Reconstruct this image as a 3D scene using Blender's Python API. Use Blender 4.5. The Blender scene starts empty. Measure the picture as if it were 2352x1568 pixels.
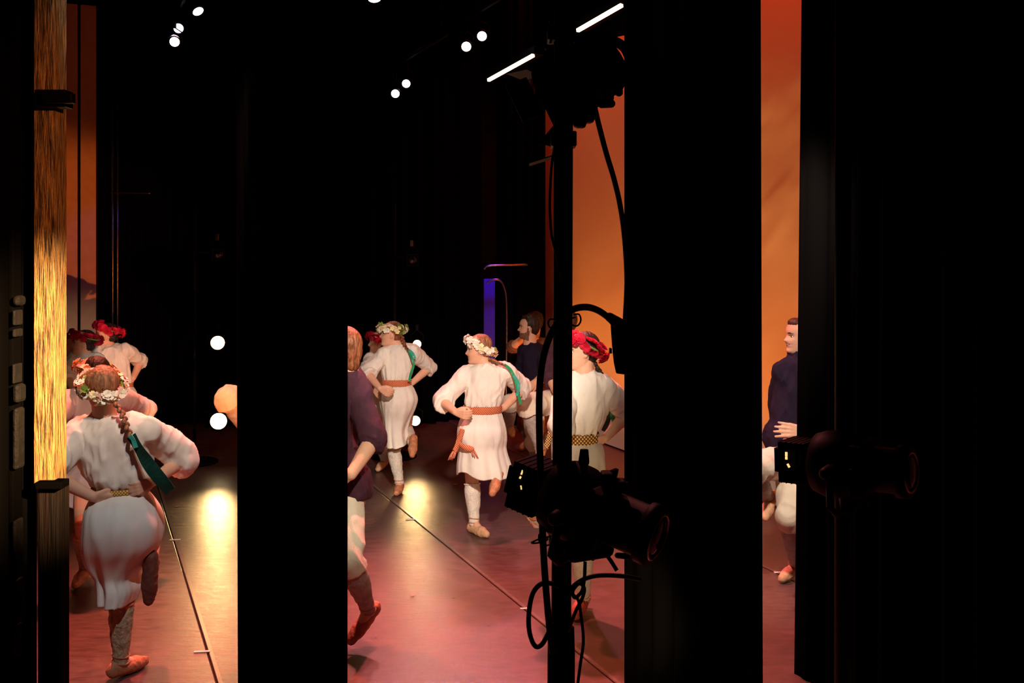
import bpy, bmesh, math, random
import numpy as np
from mathutils import Vector, Matrix

random.seed(7)
rng = np.random.RandomState(11)
scene = bpy.context.scene
COL = scene.collection

# ------------------------------------------------------------------ camera
F = 2352 * 35.0 / 36.0          # focal length in pixels of the 2352 x 1568 frame
CX, HY, CH = 1176.0, 584.0, 2.2  # principal column, horizon row, eye height (m)
cam_data = bpy.data.cameras.new('camera')
cam_data.lens = 35.0
cam_data.sensor_width = 36.0
cam_data.sensor_fit = 'HORIZONTAL'
cam_data.shift_y = -(784.0 - HY) / 2352.0
cam_data.clip_start = 0.05
cam = bpy.data.objects.new('camera', cam_data)
COL.objects.link(cam)
cam.location = (0, 0, CH)
cam.rotation_euler = (math.radians(90), 0, 0)
scene.camera = cam

scene.view_settings.view_transform = 'Standard'
scene.view_settings.look = 'None'
scene.view_settings.gamma = 1.0
scene.view_settings.use_curve_mapping = False
scene.view_settings.exposure = 0.0

world = bpy.data.worlds.new('world')
scene.world = world
world.use_nodes = True
world.node_tree.nodes['Background'].inputs[0].default_value = (0.02, 0.008, 0.006, 1)
world.node_tree.nodes['Background'].inputs[1].default_value = 0.02


def P(px, py, d):
    """point seen at photo pixel (px, py) that stands d metres in front of the camera plane"""
    return Vector(((px - CX) / F * d, d, CH - (py - HY) / F * d))


def S(u, v, z=0.0):
    """stage frame: u across the stage (away), v upstage (right), z up"""
    return Vector((-0.3925 * u + 0.9197 * v, 0.9197 * u + 0.3925 * v, z))


def G(px, py):
    """point of the stage floor seen at a pixel"""
    return P(px, py, CH * F / (py - HY))


def spot(name, loc, target, color, power, angle=40, blend=0.5, radius=0.06):
    ld = bpy.data.lights.new(name, 'SPOT')
    ld.color = color
    ld.energy = power
    ld.spot_size = math.radians(angle)
    ld.spot_blend = blend
    ld.shadow_soft_size = radius
    o = bpy.data.objects.new(name, ld)
    COL.objects.link(o)
    o.location = loc
    o.rotation_euler = (Vector(target) - Vector(loc)).to_track_quat('-Z', 'Y').to_euler()
    return o


WARM = (1.0, 0.70, 0.42)
GOLD = (1.0, 0.62, 0.24)
WHITE = (1.0, 0.79, 0.65)
ORANGE = (1.0, 0.30, 0.07)
RED = (1.0, 0.10, 0.03)
VIOLET = (0.72, 0.45, 1.0)

# lamps of the two far booms (their fixtures are built further down)
FAR_LAMPS = [P(500, 787, 10.4), P(502, 967, 10.4), P(958, 790, 10.7), P(954, 966, 10.7)]
for i, p in enumerate(FAR_LAMPS):
    tgt = [Vector((-0.9, 2.0, 1.2)), Vector((-1.4, 3.0, 0.5)), Vector((0.2, 2.0, 1.2)), Vector((0.0, 3.0, 0.4))][i]
    dirv = (tgt - p).normalized()
    spot('far_boom_light', p + dirv * 0.05, tgt, [GOLD, GOLD, WARM, GOLD][i], [60, 75, 34, 34][i], 46, 0.6, 0.09)
# near side: the visible pipe boom, plus unseen lamps added in the wings
spot('near_side_light', (0.02, 2.6, 3.25), P(1060, 960, 8.2), WHITE, 1350, 30, 0.8, 0.08)
spot('near_side_light', (0.02, 2.6, 2.95), P(780, 1080, 6.2), (1.0, 0.86, 0.66), 480, 26, 0.7, 0.06)
spot('near_side_light', (0.02, 2.6, 2.60), P(250, 850, 9.3), (1.0, 0.86, 0.78), 950, 14, 0.8, 0.06)
spot('near_side_light', (0.0, 2.6, 0.50), P(165, 660, 12.1), (1.0, 0.28, 0.06), 1350, 21, 0.5, 0.03)
spot('near_side_light', (-0.45, 2.1, 4.9), P(205, 1130, 5.15), (0.97, 0.95, 0.96), 330, 20, 0.8, 0.04)  # cool lamp added high up for the nearest woman, no fixture
spot('near_side_light', (-1.15, 3.6, 3.4), P(320, 1040, 6.8), (1.0, 0.62, 0.38), 200, 44, 0.8, 0.05)
spot('near_side_light', (1.05, 4.2, 3.4), P(1790, 1120, 6.7), WHITE, 560, 38, 0.8, 0.08)
spot('near_side_light', (0.45, 3.4, 0.55), P(1335, 1130, 6.0), (1.0, 0.74, 0.40), 85, 46, 0.8, 0.05)
# overhead electrics
GEL_RED = (1.0, 0.22, 0.12)
EL = [(P(410, 65, 11.6), VIOLET), (P(401, 96, 11.4), GEL_RED), (P(1107, 83, 11.4), VIOLET),
      (P(1071, 107, 11.3), GEL_RED), (P(933, 192, 11.7), VIOLET), (P(908, 215, 11.6), GEL_RED)]
for i, (p, c) in enumerate(EL):
    tgt = [(-2.0, 6.0, 0), (-1.5, 5.5, 0), (0.3, 5.6, 0), (-0.2, 5.2, 0), (-0.6, 7.0, 0), (-0.2, 6.6, 0)][i]
    dv = (Vector(tgt) - p).normalized()
    spot('electric_light', p + dv * 0.06, tgt, c, [60, 260, 130, 420, 60, 200][i], 40, 0.7, 0.09)
spot('electric_light', S(7.4, 2.8, 5.8), S(4.6, 2.4, 0), (1.0, 0.22, 0.22), 2700, 62, 1.0, 0.1)
spot('electric_light', S(8.0, 0.2, 5.8), S(5.2, 0.4, 0), (1.0, 0.20, 0.12), 3000, 56, 1.0, 0.1)
spot('electric_light', S(1.5, 2.0, 5.8), P(1000, 960, 8.4), WHITE, 300, 34, 0.8, 0.1)
# cyclorama lighting
for i in range(5):
    uu = 6.0 + i * 1.7
    spot('cyclorama_top_light', S(uu, 5.07, 6.6), S(uu, 5.5, 3.4), (1.0, 0.045, 0.012), 330, 90, 1.0, 0.12)
    spot('cyclorama_ground_light', S(uu, 4.3, 0.12), S(uu, 5.5, 2.1), (1.0, 0.24, 0.04), 95, 120, 1.0, 0.1)
# projected drifting clouds on the cyclorama
gob = spot('cloud_projector', S(5.0, 2.2, 5.4), S(8.2, 5.5, 1.3), (1.0, 0.44, 0.12), 520, 50, 0.9, 0.02)
gob.data.use_nodes = True
gnt = gob.data.node_tree
gem = gnt.nodes['Emission']
gtc = gnt.nodes.new('ShaderNodeTexCoord')
gmp = gnt.nodes.new('ShaderNodeMapping')
gmp.inputs['Rotation'].default_value = (0, 0, 0.6)
gmp.inputs['Scale'].default_value = (2.5, 6.0, 2.5)
gnz = gnt.nodes.new('ShaderNodeTexNoise')
gnz.inputs['Scale'].default_value = 1.6
gnz.inputs['Detail'].default_value = 4
gnz.inputs['Distortion'].default_value = 0.6
grp = gnt.nodes.new('ShaderNodeMapRange')
grp.inputs['From Min'].default_value = 0.38
grp.inputs['From Max'].default_value = 0.72
gnt.links.new(gtc.outputs['Normal'], gmp.inputs['Vector'])
gnt.links.new(gmp.outputs[0], gnz.inputs['Vector'])
gnt.links.new(gnz.outputs['Fac'], grp.inputs['Value'])
gnt.links.new(grp.outputs[0], gem.inputs['Strength'])
# unseen warm spots added to light the timber post, blue work light in the far wing
spot('added_post_spot', (1.2, 0.6, 2.9), P(104, 905, 3.2), (1.0, 0.62, 0.28), 4800, 15.5, 1.0, 0.02)
spot('added_post_spot', (1.2, 0.6, 2.95), P(104, 420, 3.2), (1.0, 0.34, 0.11), 230, 24, 1.0, 0.02)
spot('blue_work_light', P(1126, 520, 12.3), P(1124, 700, 12.9), (0.10, 0.05, 1.0), 40, 50, 0.8, 0.04)
spot('blue_work_light', P(330, 420, 11.2), P(258, 560, 11.9), (0.1, 0.12, 1.0), 6, 60, 0.8, 0.03)


# ------------------------------------------------------------------ materials
def mat(name, col, rough=0.8, var=0.0, vscale=6.0, bump=0.0, bscale=120.0, metal=0.0, spec=0.3,
        stretch=(1, 1, 1), col2=None, emit=None, estr=0.0, sheen=0.0):
    m = bpy.data.materials.new(name)
    m.use_nodes = True
    nt = m.node_tree
    b = nt.nodes['Principled BSDF']
    b.inputs['Base Color'].default_value = (*col, 1)
    b.inputs['Roughness'].default_value = rough
    b.inputs['Metallic'].default_value = metal
    b.inputs['Specular IOR Level'].default_value = spec
    if sheen:
        b.inputs['Sheen Weight'].default_value = sheen
    if emit:
        b.inputs['Emission Color'].default_value = (*emit, 1)
        b.inputs['Emission Strength'].default_value = estr
    if var or bump or col2:
        tc = nt.nodes.new('ShaderNodeTexCoord')
        mp = nt.nodes.new('ShaderNodeMapping')
        mp.inputs['Scale'].default_value = stretch
        nt.links.new(tc.outputs['Object'], mp.inputs['Vector'])
        if var or col2:
            n = nt.nodes.new('ShaderNodeTexNoise')
            n.inputs['Scale'].default_value = vscale
            n.inputs['Detail'].default_value = 5
            nt.links.new(mp.outputs[0], n.inputs['Vector'])
            r = nt.nodes.new('ShaderNodeValToRGB')
            a = tuple(max(0, c * (1 - var)) for c in col)
            c2 = col2 if col2 else tuple(min(1, c * (1 + var)) for c in col)
            r.color_ramp.elements[0].color = (*a, 1)
            r.color_ramp.elements[1].color = (*c2, 1)
            r.color_ramp.elements[0].position = 0.35
            r.color_ramp.elements[1].position = 0.65
            nt.links.new(n.outputs['Fac'], r.inputs['Fac'])
            nt.links.new(r.outputs['Color'], b.inputs['Base Color'])
        if bump:
            n2 = nt.nodes.new('ShaderNodeTexNoise')
            n2.inputs['Scale'].default_value = bscale
            n2.inputs['Detail'].default_value = 3
            nt.links.new(mp.outputs[0], n2.inputs['Vector'])
            bn = nt.nodes.new('ShaderNodeBump')
            bn.inputs['Strength'].default_value = bump
            bn.inputs['Distance'].default_value = 0.01
            nt.links.new(n2.outputs['Fac'], bn.inputs['Height'])
            nt.links.new(bn.outputs['Normal'], b.inputs['Normal'])
    return m


def woven(name, c1, c2, c3, scale):
    """band woven with a small diamond pattern in three colours"""
    m = bpy.data.materials.new(name)
    m.use_nodes = True
    nt = m.node_tree
    b = nt.nodes['Principled BSDF']
    b.inputs['Roughness'].default_value = 0.85
    tc = nt.nodes.new('ShaderNodeTexCoord')
    vals = []
    for ang in (0.75, -0.75):
        mp = nt.nodes.new('ShaderNodeMapping')
        mp.inputs['Rotation'].default_value = (0, ang, 0)
        mp.inputs['Scale'].default_value = (scale, scale * 0.35, scale)
        nt.links.new(tc.outputs['Object'], mp.inputs['Vector'])
        w = nt.nodes.new('ShaderNodeTexWave')
        w.inputs['Scale'].default_value = 1.0
        w.inputs['Distortion'].default_value = 1.2
        nt.links.new(mp.outputs[0], w.inputs['Vector'])
        vals.append(w)
    ad = nt.nodes.new('ShaderNodeMath')
    ad.operation = 'MULTIPLY'
    nt.links.new(vals[0].outputs['Fac'], ad.inputs[0])
    nt.links.new(vals[1].outputs['Fac'], ad.inputs[1])
    r = nt.nodes.new('ShaderNodeValToRGB')
    r.color_ramp.interpolation = 'CONSTANT'
    r.color_ramp.elements[0].color = (*c1, 1)
    r.color_ramp.elements[1].position = 0.22
    r.color_ramp.elements[1].color = (*c2, 1)
    e = r.color_ramp.elements.new(0.5)
    e.color = (*c3, 1)
    nt.links.new(ad.outputs[0], r.inputs['Fac'])
    nt.links.new(r.outputs['Color'], b.inputs['Base Color'])
    return m


M = {}
M['linen'] = mat('white_linen', (0.80, 0.75, 0.68), 0.9, 0.04, 9, 0.10, 420, spec=0.1)
M['lilac_linen'] = mat('lilac_linen', (0.74, 0.66, 0.72), 0.9, 0.04, 9, 0.2, 260, spec=0.1)
M['trouser'] = mat('cream_wool', (0.74, 0.66, 0.52), 0.9, 0.05, 9, 0.25, 220, spec=0.1)
M['navy'] = mat('navy_shirt', (0.014, 0.009, 0.024), 0.85, 0.15, 14, 0.25, 260, spec=0.15)
M['plum'] = mat('plum_shirt', (0.060, 0.022, 0.036), 0.85, 0.15, 14, 0.25, 260, spec=0.15)
M['brownshirt'] = mat('brown_jacket', (0.16, 0.07, 0.04), 0.85, 0.15, 14, 0.25, 260, spec=0.1)
M['skin'] = mat('skin', (0.72, 0.40, 0.27), 0.55, 0.05, 18, 0.08, 150, spec=0.35)
M['lip'] = mat('lips', (0.55, 0.13, 0.11), 0.45)
M['brow'] = mat('eyebrow_hair', (0.10, 0.045, 0.02), 0.8)
M['beard'] = mat('beard_stubble', (0.20, 0.09, 0.055), 0.8, 0.35, 120)
M['eye_white'] = mat('eye_white', (0.8, 0.75, 0.72), 0.3)
M['iris'] = mat('iris', (0.03, 0.02, 0.015), 0.3)
M['tooth'] = mat('teeth', (0.85, 0.8, 0.72), 0.4)
M['hair_blond'] = mat('hair_dark_blond', (0.26, 0.12, 0.06), 0.5, 0.45, 60, 0.6, 90, stretch=(1, 1, 0.25))
M['hair_brown'] = mat('hair_brown', (0.085, 0.032, 0.018), 0.5, 0.4, 60, 0.6, 90, stretch=(1, 1, 0.25))
M['hair_dark'] = mat('hair_dark', (0.025, 0.012, 0.009), 0.5, 0.4, 60, 0.6, 90, stretch=(1, 1, 0.25))
M['hair_red'] = mat('hair_auburn', (0.20, 0.065, 0.028), 0.45, 0.5, 60, 0.7, 90, stretch=(1, 1, 0.25))
M['stocking'] = mat('knit_stocking', (0.76, 0.70, 0.62), 0.95, 0.10, 60, 0.7, 160, spec=0.05, stretch=(1, 1, 0.6))
M['cabled'] = mat('cable_knit_stocking', (0.50, 0.40, 0.26), 0.95, 0.3, 45, 0.9, 70, spec=0.05, stretch=(1, 1, 0.7))
M['wrap'] = mat('linen_leg_wrap', (0.42, 0.36, 0.33), 0.95, 0.15, 30, 0.5, 120, spec=0.05)
M['leather'] = mat('leather_moccasin', (0.50, 0.20, 0.10), 0.6, 0.2, 25, 0.4, 60)
M['pale_leather'] = mat('pale_leather_moccasin', (0.66, 0.38, 0.22), 0.6, 0.15, 25, 0.4, 60)
M['red_leather'] = mat('red_leather_moccasin', (0.42, 0.07, 0.05), 0.55, 0.2, 25, 0.4, 60)
M['dark_sole'] = mat('brown_leather_sole', (0.16, 0.045, 0.03), 0.6, 0.2, 25, 0.3, 60)
M['tie'] = mat('shoe_lace', (0.48, 0.22, 0.12), 0.9)
M['ribbon'] = mat('green_ribbon', (0.02, 0.30, 0.12), 0.4, 0.1, 20)
M['ribbon_dark'] = mat('dark_green_ribbon', (0.008, 0.05, 0.035), 0.35, 0.2, 20)
M['ribbon_teal'] = mat('teal_ribbon', (0.05, 0.38, 0.30), 0.35)
M['belt_red'] = woven('red_woven_belt', (0.45, 0.07, 0.03), (0.58, 0.20, 0.09), (0.72, 0.40, 0.18), 26)
M['belt_gold'] = woven('gold_woven_belt', (0.30, 0.12, 0.02), (0.65, 0.42, 0.08), (0.80, 0.62, 0.2), 30)
M['belt_diamond'] = woven('diamond_woven_belt', (0.16, 0.05, 0.01), (0.75, 0.46, 0.10), (0.92, 0.72, 0.3), 20)
M['tassel'] = mat('red_tassel', (0.60, 0.20, 0.12), 0.9, 0.4, 60)
M['petal_white'] = mat('white_petal', (0.85, 0.82, 0.70), 0.7)
M['petal_cream'] = mat('cream_petal', (0.82, 0.72, 0.38), 0.7)
M['petal_pink'] = mat('pink_petal', (0.78, 0.28, 0.32), 0.7)
M['petal_orange'] = mat('orange_petal', (0.80, 0.25, 0.10), 0.7)
M['petal_red'] = mat('red_petal', (0.62, 0.006, 0.035), 0.7)
M['petal_crimson'] = mat('crimson_petal', (0.42, 0.004, 0.03), 0.7)
M['stamen'] = mat('yellow_stamen', (0.7, 0.5, 0.08), 0.8)
M['leaf'] = mat('green_leaf', (0.16, 0.28, 0.04), 0.6)
M['velvet'] = mat('black_velour', (0.0022, 0.0019, 0.0019), 0.95, spec=0.0)
M['blackmetal'] = mat('black_painted_metal', (0.0022, 0.0019, 0.0019), 0.55, spec=0.10)
M['blackrubber'] = mat('black_rubber', (0.005, 0.005, 0.005), 0.55, spec=0.3)
M['dark_wall'] = mat('dark_painted_wall', (0.008, 0.006, 0.006), 0.9, 0.3, 4, spec=0.05)
M['steel'] = mat('scuffed_steel', (0.25, 0.22, 0.2), 0.35, 0.2, 20, metal=1.0)
M['cyc'] = mat('cyclorama_cloth', (0.78, 0.70, 0.60), 0.95, spec=0.0)
M['panel'] = mat('painted_wall_board', (0.70, 0.38, 0.20), 0.9, 0.05, 12, spec=0.05)
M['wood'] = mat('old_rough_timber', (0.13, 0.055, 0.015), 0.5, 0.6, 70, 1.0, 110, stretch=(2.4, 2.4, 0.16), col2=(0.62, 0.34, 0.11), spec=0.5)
M['dark_wood'] = mat('dark_timber', (0.004, 0.0015, 0.001), 0.7, 0.6, 40, 0.6, 60, stretch=(2.6, 2.6, 0.10), col2=(0.013, 0.004, 0.002))
M['dark_stone'] = mat('dark_stone', (0.0035, 0.0018, 0.0012), 0.8, 0.6, 30, 0.8, 40)
M['tape'] = mat('white_tape', (0.80, 0.76, 0.70), 0.6)
M['subfloor'] = mat('black_subfloor', (0.012, 0.009, 0.008), 0.9)
M['bluecloth'] = mat('blue_drape', (0.05, 0.03, 0.40), 0.9)
M['lens_on_gold'] = mat('lit_lens_gold', (1, 1, 1), 0.3, emit=(1.0, 0.64, 0.28), estr=12)
M['lens_on_white'] = mat('lit_lens_white', (1, 1, 1), 0.3, emit=(1.0, 0.72, 0.38), estr=12)
M['lens_on_violet'] = mat('lit_lens_violet', (1, 1, 1), 0.3, emit=(0.80, 0.68, 1.0), estr=6)
M['lens_on_warm'] = mat('lit_lens_warm', (1, 1, 1), 0.3, emit=(1.0, 0.72, 0.55), estr=6)
M['leak'] = mat('lamp_light_leak', (1, 1, 1), 0.4, emit=(1.0, 0.62, 0.22), estr=1.2)
M['strip_on'] = mat('lit_strip_lens', (1, 1, 1), 0.4, emit=(1.0, 0.80, 0.48), estr=3.0)
M['glass'] = mat('lens_glass', (0.02, 0.02, 0.02), 0.08, spec=0.8)
M['chrome'] = mat('lens_retaining_ring', (0.55, 0.5, 0.42), 0.25, metal=1.0)


def floor_material():
    m = bpy.data.materials.new('worn_dance_vinyl')
    m.use_nodes = True
    nt = m.node_tree
    b = nt.nodes['Principled BSDF']
    tc = nt.nodes.new('ShaderNodeTexCoord')
    n1 = nt.nodes.new('ShaderNodeTexNoise')
    n1.inputs['Scale'].default_value = 1.6
    n1.inputs['Detail'].default_value = 6
    nt.links.new(tc.outputs['Object'], n1.inputs['Vector'])
    mp = nt.nodes.new('ShaderNodeMapping')
    mp.inputs['Rotation'].default_value = (0, 0, 0.1)
    mp.inputs['Scale'].default_value = (1.2, 3.2, 1.0)
    nt.links.new(tc.outputs['Object'], mp.inputs['Vector'])
    n2 = nt.nodes.new('ShaderNodeTexNoise')
    n2.inputs['Scale'].default_value = 7
    n2.inputs['Detail'].default_value = 8
    n2.inputs['Roughness'].default_value = 0.7
    nt.links.new(mp.outputs[0], n2.inputs['Vector'])
    mx = nt.nodes.new('ShaderNodeMath')
    mx.operation = 'MULTIPLY_ADD'
    nt.links.new(n1.outputs['Fac'], mx.inputs[0])
    mx.inputs[1].default_value = 0.5
    nt.links.new(n2.outputs['Fac'], mx.inputs[2])
    r = nt.nodes.new('ShaderNodeValToRGB')
    r.color_ramp.elements[0].position = 0.5
    r.color_ramp.elements[0].color = (0.060, 0.030, 0.028, 1)
    r.color_ramp.elements[1].position = 1.0
    r.color_ramp.elements[1].color = (0.150, 0.080, 0.072, 1)
    nt.links.new(mx.outputs[0], r.inputs['Fac'])
    nt.links.new(r.outputs['Color'], b.inputs['Base Color'])
    rr = nt.nodes.new('ShaderNodeMapRange')
    rr.inputs['From Min'].default_value = 0.3
    rr.inputs['From Max'].default_value = 0.75
    rr.inputs['To Min'].default_value = 0.27
    rr.inputs['To Max'].default_value = 0.44
    nt.links.new(n2.outputs['Fac'], rr.inputs['Value'])
    nt.links.new(rr.outputs[0], b.inputs['Roughness'])
    b.inputs['Specular IOR Level'].default_value = 0.45
    bn = nt.nodes.new('ShaderNodeBump')
    bn.inputs['Strength'].default_value = 0.22
    bn.inputs['Distance'].default_value = 0.01
    nt.links.new(n2.outputs['Fac'], bn.inputs['Height'])
    nt.links.new(bn.outputs['Normal'], b.inputs['Normal'])
    return m


M['floor'] = floor_material()


# ------------------------------------------------------------------ mesh helpers
def frame(axis):
    a = Vector(axis).normalized()
    t = Vector((0, 0, 1)) if abs(a.z) < 0.9 else Vector((1, 0, 0))
    x = t.cross(a).normalized()
    return x, a.cross(x).normalized(), a


class MB:
    def __init__(self):
        self.v, self.f = [], []

    def rings(self, rings, closed=True, cap=True):
        """loft a list of rings (lists of points of one length)"""
        b = len(self.v)
        n = len(rings[0])
        for r in rings:
            self.v.extend([tuple(p) for p in r])
        for i in range(len(rings) - 1):
            for j in range(n if closed else n - 1):
                k = (j + 1) % n
                self.f.append((b + i * n + j, b + i * n + k, b + (i + 1) * n + k, b + (i + 1) * n + j))
        if cap:
            self.f.append(tuple(b + j for j in reversed(range(n))))
            e = b + (len(rings) - 1) * n
            self.f.append(tuple(e + j for j in range(n)))
        return self

    def capsule(self, a, b, ra, rb, n=12, flat=1.0, side=None, round_a=True, round_b=True):
        a, b = Vector(a), Vector(b)
        ax = b - a
        if ax.length < 1e-5:
            ax = Vector((0, 0, 1e-4))
        x, y, z = frame(ax)
        if side is not None:
            x = (Vector(side) - z * Vector(side).dot(z)).normalized()
            y = z.cross(x)
        rs = []

        def ring(c, r):
            return [c + x * (r * math.cos(2 * math.pi * k / n)) + y * (r * flat * math.sin(2 * math.pi * k / n)) for k in range(n)]
        if round_a:
            for t in (80, 50, 22):
                rs.append(ring(a - z * ra * math.sin(math.radians(t)), ra * math.cos(math.radians(t))))
        rs.append(ring(a, ra))
        rs.append(ring(b, rb))
        if round_b:
            for t in (22, 50, 80):
                rs.append(ring(b + z * rb * math.sin(math.radians(t)), rb * math.cos(math.radians(t))))
        return self.rings(rs)

    def tube(self, pts, rad, n=8, cap=True):
        pts = [Vector(p) for p in pts]
        if not hasattr(rad, '__len__'):
            rad = [rad] * len(pts)
        rs = []
        x = None
        for i, p in enumerate(pts):
            t = (pts[min(i + 1, len(pts) - 1)] - pts[max(i - 1, 0)]).normalized()
            if x is None:
                x, y, _ = frame(t)
            else:
                x = (x - t * x.dot(t)).normalized()
                y = t.cross(x)
            rs.append([p + x * (rad[i] * math.cos(2 * math.pi * k / n)) + y * (rad[i] * math.sin(2 * math.pi * k / n)) for k in range(n)])
        return self.rings(rs, cap=cap)

    def ellipsoid(self, c, rx, ry, rz, R=None, nu=14, nv=8):
        c = Vector(c)
        R = R or Matrix.Identity(3)
        rs = []
        for i in range(1, nv):
            ph = -math.pi / 2 + math.pi * i / nv
            rs.append([c + R @ Vector((rx * math.cos(ph) * math.cos(2 * math.pi * k / nu), ry * math.cos(ph) * math.sin(2 * math.pi * k / nu), rz * math.sin(ph))) for k in range(nu)])
        return self.rings(rs)

    def box(self, c, sx, sy, sz, R=None):
        c = Vector(c)
        R = R or Matrix.Identity(3)
        b = len(self.v)
        for dz in (-1, 1):
            for dx, dy in ((-1, -1), (1, -1), (1, 1), (-1, 1)):
                self.v.append(tuple(c + R @ Vector((dx * sx / 2, dy * sy / 2, dz * sz / 2))))
        for q in ((3, 2, 1, 0), (4, 5, 6, 7), (0, 1, 5, 4), (1, 2, 6, 5), (2, 3, 7, 6), (3, 0, 4, 7)):
            self.f.append(tuple(b + i for i in q))
        return self

    def disc(self, c, axis, r, n=20):
        x, y, z = frame(axis)
        b = len(self.v)
        for k in range(n):
            self.v.append(tuple(Vector(c) + x * r * math.cos(2 * math.pi * k / n) + y * r * math.sin(2 * math.pi * k / n)))
        self.f.append(tuple(range(b, b + n)))
        return self

    def mesh(self, name):
        me = bpy.data.meshes.new(name)
        me.from_pydata(self.v, [], self.f)
        me.update()
        return me


def link(name, me, material=None, parent=None, smooth=True):
    o = bpy.data.objects.new(name, me)
    COL.objects.link(o)
    if material is not None and not me.materials:
        me.materials.append(M[material] if isinstance(material, str) else material)
    if smooth:
        me.polygons.foreach_set('use_smooth', [True] * len(me.polygons))
    if parent is not None:
        o.parent = parent
        if parent.type == 'EMPTY':
            o.matrix_parent_inverse = Matrix.LocRotScale(parent.location, parent.rotation_euler, parent.scale).inverted()
    return o


def make(name, mb, material, parent=None, smooth=True, bevel=0.0):
    o = link(name, mb.mesh(name), material, parent, smooth)
    if bevel:
        md = o.modifiers.new('bevel', 'BEVEL')
        md.width = bevel
        md.segments = 2
        md.limit_method = 'ANGLE'
    return o


def tag(o, label=None, cat=None, group=None, kind=None):
    if label:
        o['label'] = label
    if cat:
        o['category'] = cat
    if group:
        o['group'] = group
    if kind:
        o['kind'] = kind
    return o


def thing(name, label, cat, loc, group=None):
    o = bpy.data.objects.new(name, None)
    o.empty_display_size = 0.1
    COL.objects.link(o)
    o.location = loc
    return tag(o, label, cat, group)


def _hash(ix, iy, iz):
    h = (ix * 374761393 + iy * 668265263 + iz * 2147483647) & 0xffffffff
    h = ((h ^ (h >> 13)) * 1274126177) & 0xffffffff
    return ((h ^ (h >> 16)) & 0xffff) / 65535.0


def vnoise(p):
    """smooth value noise for an (n, 3) array"""
    p = np.asarray(p, dtype=np.float64) + 100.0
    i = np.floor(p).astype(np.int64)
    f = p - i
    f = f * f * (3 - 2 * f)
    out = np.zeros(len(p))
    for dx in (0, 1):
        for dy in (0, 1):
            for dz in (0, 1):
                w = (f[:, 0] if dx else 1 - f[:, 0]) * (f[:, 1] if dy else 1 - f[:, 1]) * (f[:, 2] if dz else 1 - f[:, 2])
                out += w * _hash(i[:, 0] + dx, i[:, 1] + dy, i[:, 2] + dz)
    return out


def verts_np(me):
    a = np.empty(len(me.vertices) * 3)
    me.vertices.foreach_get('co', a)
    return a.reshape(-1, 3)


def normals_np(me):
    a = np.empty(len(me.vertices) * 3)
    me.vertices.foreach_get('normal', a)
    return a.reshape(-1, 3)


def folds(me, amp, scale, stretch=(1, 1, 0.3), seed=0.0, shear=0.0):
    """push a cloth mesh along its normals in soft ridged folds"""
    v = verts_np(me)
    n = normals_np(me)
    q = v.copy()
    q[:, 2] += shear * (v[:, 0] + 0.6 * v[:, 1])
    q = q * np.array(stretch) * scale + seed
    warp = vnoise(q * 0.5 + 7.3)[:, None] * 1.2
    r1 = 1 - np.abs(2 * vnoise(q + warp) - 1)
    r2 = vnoise(q * 2.3 + 3.1)
    d = (r1 ** 2 - 0.45) * amp + (r2 - 0.5) * amp * 0.5
    v = v + n * d[:, None]
    me.vertices.foreach_set('co', v.ravel())
    me.update()


def remesh(name, mb, voxel, material, parent, smooth=2, dec=None):
    """one continuous surface from overlapping closed shapes"""
    src = mb.mesh(name + '_src')
    o = bpy.data.objects.new(name, src)
    COL.objects.link(o)
    md = o.modifiers.new('remesh', 'REMESH')
    md.mode = 'VOXEL'
    md.voxel_size = voxel
    if smooth:
        sm = o.modifiers.new('smooth', 'SMOOTH')
        sm.factor = 0.5
        sm.iterations = smooth
    dg = bpy.context.evaluated_depsgraph_get()
    me = bpy.data.meshes.new_from_object(o.evaluated_get(dg))
    me.name = name
    bpy.data.objects.remove(o)
    bpy.data.meshes.remove(src)
    me.materials.clear()
    return link(name, me, material, parent)


def catmull(rows, k=4):
    a = np.array(rows, dtype=float)
    out = []
    for i in range(len(a) - 1):
        p0, p1, p2, p3 = a[max(i - 1, 0)], a[i], a[i + 1], a[min(i + 2, len(a) - 1)]
        for j in range(k):
            t = j / k
            out.append(0.5 * ((2 * p1) + (-p0 + p2) * t + (2 * p0 - 5 * p1 + 4 * p2 - p3) * t * t + (-p0 + 3 * p1 - 3 * p2 + p3) * t ** 3))
    out.append(a[-1])
    return out


def spline(pts, k=6):
    return [Vector(p) for p in catmull([tuple(p) for p in pts], k)]


def px_rings(rings, d, n=28, k=4, grow=0.0):
    """rings given as (row, left, right, depth offset, half depth) -> world rings of real depth"""
    out = []
    for y, xl, xr, dd, hd in catmull(rings, k):
        D = d + dd
        c = P((xl + xr) / 2, y, D)
        a = (xr - xl) / 2 / F * D + grow
        h = hd + grow
        out.append([c + Vector((a * math.cos(2 * math.pi * i / n), h * math.sin(2 * math.pi * i / n), 0)) for i in range(n)])
    return out


def solve(parent, px, py, L, sgn):
    """joint on the pixel's ray at bone length L from its parent; sgn +1 = farther, -1 = nearer"""
    v = Vector(((px - CX) / F, 1.0, -(py - HY) / F))
    q = Vector((0, 0, CH)) - Vector(parent)
    a, b, c = v.dot(v), 2 * v.dot(q), q.dot(q) - L * L
    disc = b * b - 4 * a * c
    t = -b / (2 * a) if disc < 0 else (-b + sgn * math.sqrt(disc)) / (2 * a)
    return Vector((0, 0, CH)) + v * t


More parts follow.
